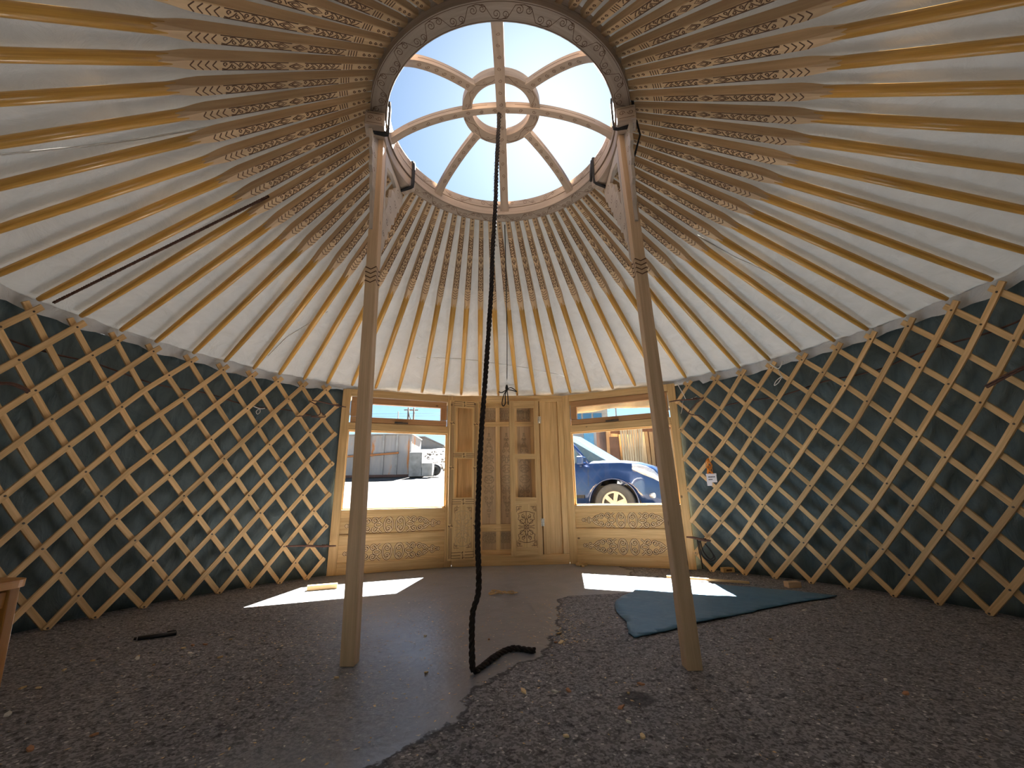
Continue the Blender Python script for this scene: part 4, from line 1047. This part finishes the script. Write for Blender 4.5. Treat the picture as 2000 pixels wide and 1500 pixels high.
# ================================================================ OUTSIDE: CAR
def car():
    CAR = plain('car_paint', (.020, .048, .15), .25, .2, .05, coat=1.0); DG, = (plain('car_glass', (.10, .15, .17), .05, 0, .05, coat=1.0),)
    TYRE = plain('tyre', (.085, .09, .095), .8); RIM = plain('alloy', (.34, .34, .34), .4, .5); TRIM = plain('car_trim', (.02, .022, .025), .6)
    LAMP = plain('lamp_glass', (.75, .77, .80), .12, .3, .2, 30, coat=1)
    th = -27; e = tag(empty('car', (1.85+.915*S(D(27)), 5.93+.915*Cc(D(27)), .205), D(th)), 'blue off-road car parked outside, seen through the right window', 'car')
    WX = (0, -2.79)
    def zt(x):   # hood / belt height at centre
        K = [(-3.85, .95), (-3.8, 1.21), (-.2, 1.22), (.15, 1.21), (.45, 1.165), (.70, 1.08), (.80, .98), (.87, .80), (.91, .66), (.92, .5)]
        for (a, za), (b_, zb) in zip(K, K[1:]):
            if a <= x <= b_: return za+(zb-za)*(x-a)/(b_-a)
        return K[-1][1]
    def wd(x):
        K = [(-3.86, .78), (-3.6, .88), (-3, .93), (.0, .935), (.35, .92), (.6, .86), (.78, .74), (.88, .58), (.92, .40)]
        for (a, za), (b_, zb) in zip(K, K[1:]):
            if a <= x <= b_: return za+(zb-za)*(x-a)/(b_-a)
        return K[-1][1]
    xs = [-3.86+.06*i for i in range(int(4.78/.06)+1)]+[.92]
    secs = []
    for x in xs:
        zb = .34 if x < .6 else .30
        for wx in WX:
            if abs(x-wx) < .47: zb = max(zb, .38+math.sqrt(.47**2-(x-wx)**2))
        w_, t = wd(x), zt(x); fl = 0
        for wx in WX:
            if abs(x-wx) < .62: fl = max(fl, .035*Cc(PI/2*(x-wx)/.62))
        zsh = max(zb+.04, t-.10); zm = max(zb+.02, min(.80, t-.2)) if x < .75 else zb+.5*(t-zb)
        half = [(w_*.9, zb), (w_+fl, zb+.012), (w_+fl*.9, (zb+zm)/2), (w_+fl*.3, zm), (w_-.015, (zm+zsh)/2+.02), (w_-.055, zsh+.03), (w_*.80, t-.012), (w_*.4, t+.012)]
        secs.append([(x, -a, b_) for a, b_ in half]+[(x, a, b_) for a, b_ in reversed(half)])
    mb = MB(); mb.loft(secs, sm=True); mb.build('body', CAR, e)
    # greenhouse
    mb = MB()
    def gh(x, z, w_): return (x, w_, z)
    low = [(-3.6, 1.12, .84), (-.48, 1.12, .80), (-.12, 1.18, .55), (.06, 1.19, 0), (-.12, 1.18, -.55), (-.48, 1.12, -.80), (-3.6, 1.12, -.84)]
    hi = [(-3.45, 1.80, .70), (-1.08, 1.80, .66), (-.96, 1.81, .45), (-.88, 1.82, 0), (-.96, 1.81, -.45), (-1.08, 1.80, -.66), (-3.45, 1.80, -.70)]
    mb.loft([[(x, y, z) for x, z, y in low], [(x, y, z) for x, z, y in hi]], sm=False, cap=True); mb.build('window_glass', DG, e)
    mb = MB(); mb.loft([[(x-.0, y, z) for x, z, y in [(-3.5, 1.79, .72), (-1.0, 1.79, .68), (-1.0, 1.79, -.68), (-3.5, 1.79, -.56)]], [(x, y, z) for x, z, y in [(-3.3, 1.88, .60), (-1.25, 1.875, .56), (-1.25, 1.875, -.56), (-3.3, 1.88, -.60)]]], sm=False); mb.build('roof', CAR, e, bevel=.03)
    for s_ in (-1, 1):
        m_ = MB(); m_.tube([(-.44, s_*.815, 1.10), (-.76, s_*.745, 1.49), (-1.06, s_*.675, 1.81)], .036, 8); m_.build('pillar', CAR, e)
        m_ = MB(); m_.tube([(-1.35, s_*.83, 1.12), (-1.35, s_*.68, 1.80)], .035, 8); m_.build('pillar', TRIM, e)
        m_ = MB(); m_.tube([(-.50, s_*.825, 1.135), (-3.6, s_*.86, 1.135)], .016, 6); m_.build('belt_trim', TRIM, e)
    # wheels
    for wx in WX:
        for s_ in (-1, 1):
            m_ = MB(); prof = [(.24, .0), (.36, .0), (.382, .03), (.382, .20), (.36, .235), (.24, .235)]; secs = []
            for i in range(33):
                a = 2*PI*i/32; secs.append([(wx+Cc(a)*r, s_*(.915-y), .38+S(a)*r) for r, y in prof])
            m_.loft(secs, cap=False, sm=True); wh_ = m_.build('wheel', TYRE, e)
            m_ = MB(); yy = s_*.905
            f2 = lambda u, v, h: (wx+u, yy-s_*h, .38+v)
            ring_o = [(.245*Cc(2*PI*i/36), .245*S(2*PI*i/36)) for i in range(36)]; ring_i = [(.205*Cc(2*PI*i/36), .205*S(2*PI*i/36)) for i in range(36)]
            m_.prism(ring_o, f2, 0, .05, holes=[ring_i])
            for k in range(6):
                a = PI/3*k+.3; c, sn = Cc(a), S(a)
                q = [(.045, -.035), (.215, -.042), (.215, .042), (.045, .035)]
                m_.prism([(u*c-v*sn, u*sn+v*c) for u, v in q], f2, .004, .03)
            m_.prism([(.06*Cc(2*PI*i/20), .06*S(2*PI*i/20)) for i in range(20)], f2, -.006, .03); m_.build('rim', RIM, wh_)
            m_ = MB(); m_.prism([(.24*Cc(2*PI*i/24), .24*S(2*PI*i/24)) for i in range(24)], f2, .055, .10); m_.build('brake_disc', TRIM, wh_)
            m_ = MB(); m_.tube([(wx+.468*Cc(D(a)), s_*.962, .38+.468*S(D(a))) for a in range(-5, 186, 8)], .016, 6); m_.build('arch_trim', CAR, e)
    m_ = MB(); m_.box((-1.4, 0, .52), (4.3, 1.30, .42)); m_.build('underbody', TRIM, e)
    for s_ in (-1, 1):
        f3 = lambda u, v, h, s_=s_: (u, s_*(wd(u)+.006+.008-h)-s_*(.07 if v > .9 else .0)*((v-.9)/.15 if v > .9 else 0), v)
        m_ = MB(); m_.loft([[(x, s_*(wd(x)+.012), a), (x, s_*(wd(x)-.045), b_), (x, s_*(wd(x)-.12), b_-.0), (x, s_*(wd(x)-.12), a)] for x, a, b_ in ((.38, 1.01, 1.11), (.50, .94, 1.10), (.62, .88, 1.065), (.73, .83, 1.00), (.82, .77, .88), (.88, .77, .82))], sm=True); m_.build('headlight', LAMP, e)
        m_ = MB(); m_.tube([(.66, s_*(wd(.66)-.02), .53), (.72, s_*(wd(.66)+.012), .53)], .050, 12); m_.build('fog_lamp', LAMP, e)
        m_ = MB(); m_.box((-.56, s_*1.03, 1.21), (.14, .22, .16)); m_.box((-.60, s_*.93, 1.12), (.06, .12, .05)); m_.build('mirror', CAR, e, bevel=.03)
        m_ = MB()
        for P_ in ([(-.47, 1.06), (-.47, .80), (-.48, .40)], [(-1.36, 1.06), (-1.36, .80), (-1.34, .40)]): m_.ribbon(P_, .010, lambda u, v, h, s_=s_: (u, s_*(wd(u)+.006-(.03 if v > .9 else 0)+h), v), 0, 0)
        m_.build('door_gap', TRIM, e)
        m_ = MB(); m_.loft([[(x, s_*(wd(x)+.03), .50), (x, s_*(wd(x)+.03), .56), (x, s_*(wd(x)-.02), .56), (x, s_*(wd(x)-.02), .50)] for x in (-2.2, -1.2, -.56)], sm=False); m_.build('side_moulding', TRIM, e)
        m_ = MB(); m_.box((-1.4, s_*.90, .33), (1.7, .14, .05)); m_.build('side_step', TRIM, e, bevel=.01)
    m_ = MB(); m_.box((.885, 0, .82), (.05, .85, .20)); m_.build('grille', RIM, e, bevel=.02)
    m_ = MB(); m_.box((.90, 0, .46), (.06, 1.0, .14)); m_.build('lower_grille', TRIM, e, bevel=.02)
car()

# ================================================================ OUTSIDE: LEFT
def cont():
    m, nt, b = newmat('rusty_panels')
    tc = N(nt, 'ShaderNodeTexCoord'); mp = N(nt, 'ShaderNodeMapping'); mp.inputs['Scale'].default_value = (1.1, 1, .16); nt.links.new(tc.outputs['Object'], mp.inputs[0])
    n1 = noiseN(nt, mp.outputs[0], 2.2, 6, .7); r = ramp(nt, n1.outputs[0], [(.40, (.30, .29, .29)), (.55, (.36, .33, .31)), (.62, (.50, .20, .06)), (.72, (.38, .11, .03))])
    nt.links.new(r.outputs[0], b.inputs['Base Color']); b.inputs['Roughness'].default_value = .8
    return m
CM = cont(); GREY = plain('weathered_metal', (.30, .29, .28), .8, 0, .25, 2)
e = tag(empty('cargo_container', (-9.6, 22.0, 1.98)), 'grey rust-streaked metal container across the yard, seen through the left window', 'container')
mb = MB(); mb.box((0, 1.25, 1.22), (7.2, 2.4, 2.30)); mb.build('shell', CM, e)
mb = MB()
for i in range(10): mb.box((-3.55+.79*i, -.01, 1.22), (.10, .10, 2.36))
mb.build('upright', GREY, e)
mb = MB(); mb.box((0, 1.2, 2.41), (7.3, 2.6, .07)); mb.build('top_rail', GREY, e)
mb = MB(); mb.box((0, .0, .04), (7.3, .16, .14)); mb.build('bottom_rail', LEATHER, e)
mb = MB(); mb.tube([(-2.2, -.10, 1.12), (1.0, -.10, 1.20), (2.9, -.10, 1.33)], .06, 6); mb.build('brace_bar', plain('rusty_bar', (.42, .17, .06), .8), e)
CONC = plain('grey_concrete', (.24, .245, .24), .9, 0, .3, 2.5, bmp=.03)
mb = MB(); mb.box((-5.58, 21.7, 2.60), (.72, .7, 1.34)); tag(mb.build('concrete_block', CONC, bevel=.03), 'tall grey concrete block beside the rusty container', 'concrete block', 'concrete blocks in the yard')
mb = MB(); mb.box((-4.91, 21.6, 2.30), (.58, .6, .72)); tag(mb.build('concrete_block', CONC, bevel=.03), 'low grey concrete block right of the taller one', 'concrete block', 'concrete blocks in the yard')
mb = MB(); mb.loft([[(-4.62+Cc(a)*r, 22.2+y, 2.33+S(a)*r*1.0) for r, y in ((.0, -.05), (.18, -.07), (.32, -.1), (.34, 0), (.32, .12), (.0, .12))] for a in [2*PI*i/20 for i in range(21)]], cap=False); tag(mb.build('tyre', BLACK), 'black tyre leaning by the concrete blocks', 'tyre')
# distant white house
e = tag(empty('house', (-9.0, 42, 5.9)), 'pale house with low gabled roof on the hill behind the container', 'house')
HW = plain('pale_render', (.24, .24, .24), .9, 0, .05)
mb = MB(); out = [(-4.6, -1.5), (1.35, -1.5), (1.35, .20), (-.55, 1.05), (-4.6, 1.05)]
mb.prism(out, lambda u, v, h: (u, h, v), 0, 5); mb.build('wall', HW, e)
mb = MB(); mb.prism([(-4.7, 1.06), (-.55, 1.06), (1.55, .13), (1.55, .24), (-.5, 1.20), (-4.7, 1.20)], lambda u, v, h: (u, h, v), -.25, 5.2); mb.build('roof', plain('slate_roof', (.22, .20, .19), .8), e)
mb = MB()
for a in (-1.55, -1.05): mb.box((a, -.03, -.05), (.42, .06, .55))
mb.build('window', plain('blue_grey_glass', (.16, .20, .24), .3), e)
# utility poles
WD = plain('old_timber', (.16, .12, .09), .9)
for i, (x, y, h, lb) in enumerate(((-10.95, 40, 4.6, 'utility pole with crossarm, left one of the tall pair'), (-10.45, 40.3, 4.6, 'utility pole with crossarm, right one of the tall pair'), (-11.7, 39, 4.2, 'thin lone utility pole left of the tall pair'), (-4.9, 46, 3.6, 'thin utility pole to the right of the pale house'))):
    e = tag(empty('utility_pole', (x, y, gz(x, y)-.3)), lb, 'utility pole', 'utility poles on the hill')
    r_ = .09 if i < 2 else .04
    MB().tube([(0, 0, 0), (0, 0, h)], r_, 8).build('pole', WD, e)
    if i < 2:
        MB().box((0, 0, h-.25), (.9, .08, .10)).build('crossarm', WD, e)
        if i == 0: MB().tube([(.02, 0, h-.6), (.48, .1, h-1.9)], .05, 6).build('brace', WD, e)
mb = MB()
for z in (9.0, 9.25): mb.tube([(-30, 40, z+.2), (-10.7, 40, z-.05), (10, 41, z+.3)], .012, 5)
tag(mb.build('power_line', BLACK), 'thin power lines crossing the sky outside the left transom', 'power line')
# shaded low heap + stones on the bank
random.seed(3)
mb = MB()
for k in range(420):
    x, y = random.uniform(-8, -1.5), random.uniform(25, 38); s_ = random.uniform(.05, .22); z = gz(x, y)
    o = len(mb.v); q = [Vector((random.uniform(-1, 1), random.uniform(-1, 1), random.uniform(-.5, 1))).normalized()*s_ for _ in range(1)]
    mb.box((x, y, z), (s_, s_*random.uniform(.5, 1), s_*.7), None)
tag(mb.build('stone_rubble', plain('pale_stone', (.22, .20, .175), .95, 0, .4, .6)), 'loose stones strewn over the pale bank behind the container', 'rubble', kind='stuff')

# ================================================================ OUTSIDE: RIGHT
PLK = wood('rough_planks', (.30, .18, .08), (.46, .30, .15), .8, knots=False); PLK2 = wood('pale_planks', (.42, .32, .19), (.56, .44, .28), .8, knots=False); RUST = plain('rust_sheet', (.17, .075, .035), .8, 0, .3, 3)
g12 = gz(0, 12)
e = tag(empty('plank_fence', (4.2, 12.3, g12)), 'tall rough slab-wood fence behind the blue car', 'fence')
random.seed(5); x = -1.0; k = 0
while x < 5.2:
    w_ = random.uniform(.10, .17); h = 2.15+random.uniform(-.12, .1)
    if k < 60: MB().box((x, random.uniform(-.03, .03), h/2), (w_, .03, h), Matrix.Rotation(random.uniform(-.03, .03), 4, 'Y')).build('plank', PLK if random.random() > .25 else PLK2, e)
    x += w_+.008; k += 1
MB().box((2.1, .06, .6), (6.2, .05, .1)).build('rail', PLK, e)
e = tag(empty('shed', (6.0, 14.2, gz(0, 14))), 'rusty brown sheet-metal shed standing behind the plank fence', 'shed')
MB().box((0, 0, 1.2), (5.4, 2.4, 2.4)).build('wall', RUST, e); MB().box((0, 0, 2.44), (5.6, 2.6, .08)).build('roof', WD, e)
e = tag(empty('plank_stack', (3.95, 11.9, g12)), 'bundle of long pale planks leaning upright against the fence', 'planks')
for i in range(9): MB().box((-.30+i*.068, -.02*(i % 2), 1.20), (.060, .035, 2.42), Matrix.Rotation(.035*(i-4)/4+.01, 4, 'Y')).build('plank', PLK2, e)
e = tag(empty('grey_shed', (1.4, 13.2, gz(0, 13))), 'low grey shed with blue shutter behind the car windscreen', 'shed')
MB().box((0, 0, 1.0), (2.9, 1.6, 2.2)).build('wall', GREY, e); MB().box((0, -.02, 2.12), (3.1, 1.8, .08)).build('roof', CONC, e)
MB().box((1.18, -.83, 1.55), (.34, .05, .85)).build('shutter', plain('blue_paint', (.10, .28, .42), .6), e)
e = tag(empty('plank', (3.35, 11.95, g12)), 'dark brown board standing beside the pale plank bundle', 'plank'); MB().box((0, 0, .95), (.30, .04, 1.9)).build('board', RUST, e)
e = tag(empty('office_building', (6.2, 32, gz(6, 32)-1)), 'distant building with blue glazed front seen through the right transom', 'building')
MB().box((0, 3, 4.2), (3.0, 6, 8.4)).build('wall', plain('beige_wall', (.40, .36, .31), .8), e)
mb = MB()
for i in range(3):
    for j in range(6): mb.box((-1.05+.85*i, -.03, 1.6+1.2*j), (.70, .08, .95))
mb.build('glazing', plain('blue_glass', (.06, .17, .28), .15), e)
e = tag(empty('pylon', (8.9, 34, gz(8.9, 34))), 'steel pylon frame against the sky in the right transom', 'pylon')
MB().box((0, 0, 3.4), (.10, .10, 6.8)).build('mast', GREY, e)
for z in (5.2, 5.6): MB().box((-.4, 0, z), (1.6, .06, .06)).build('crossarm', GREY, e)
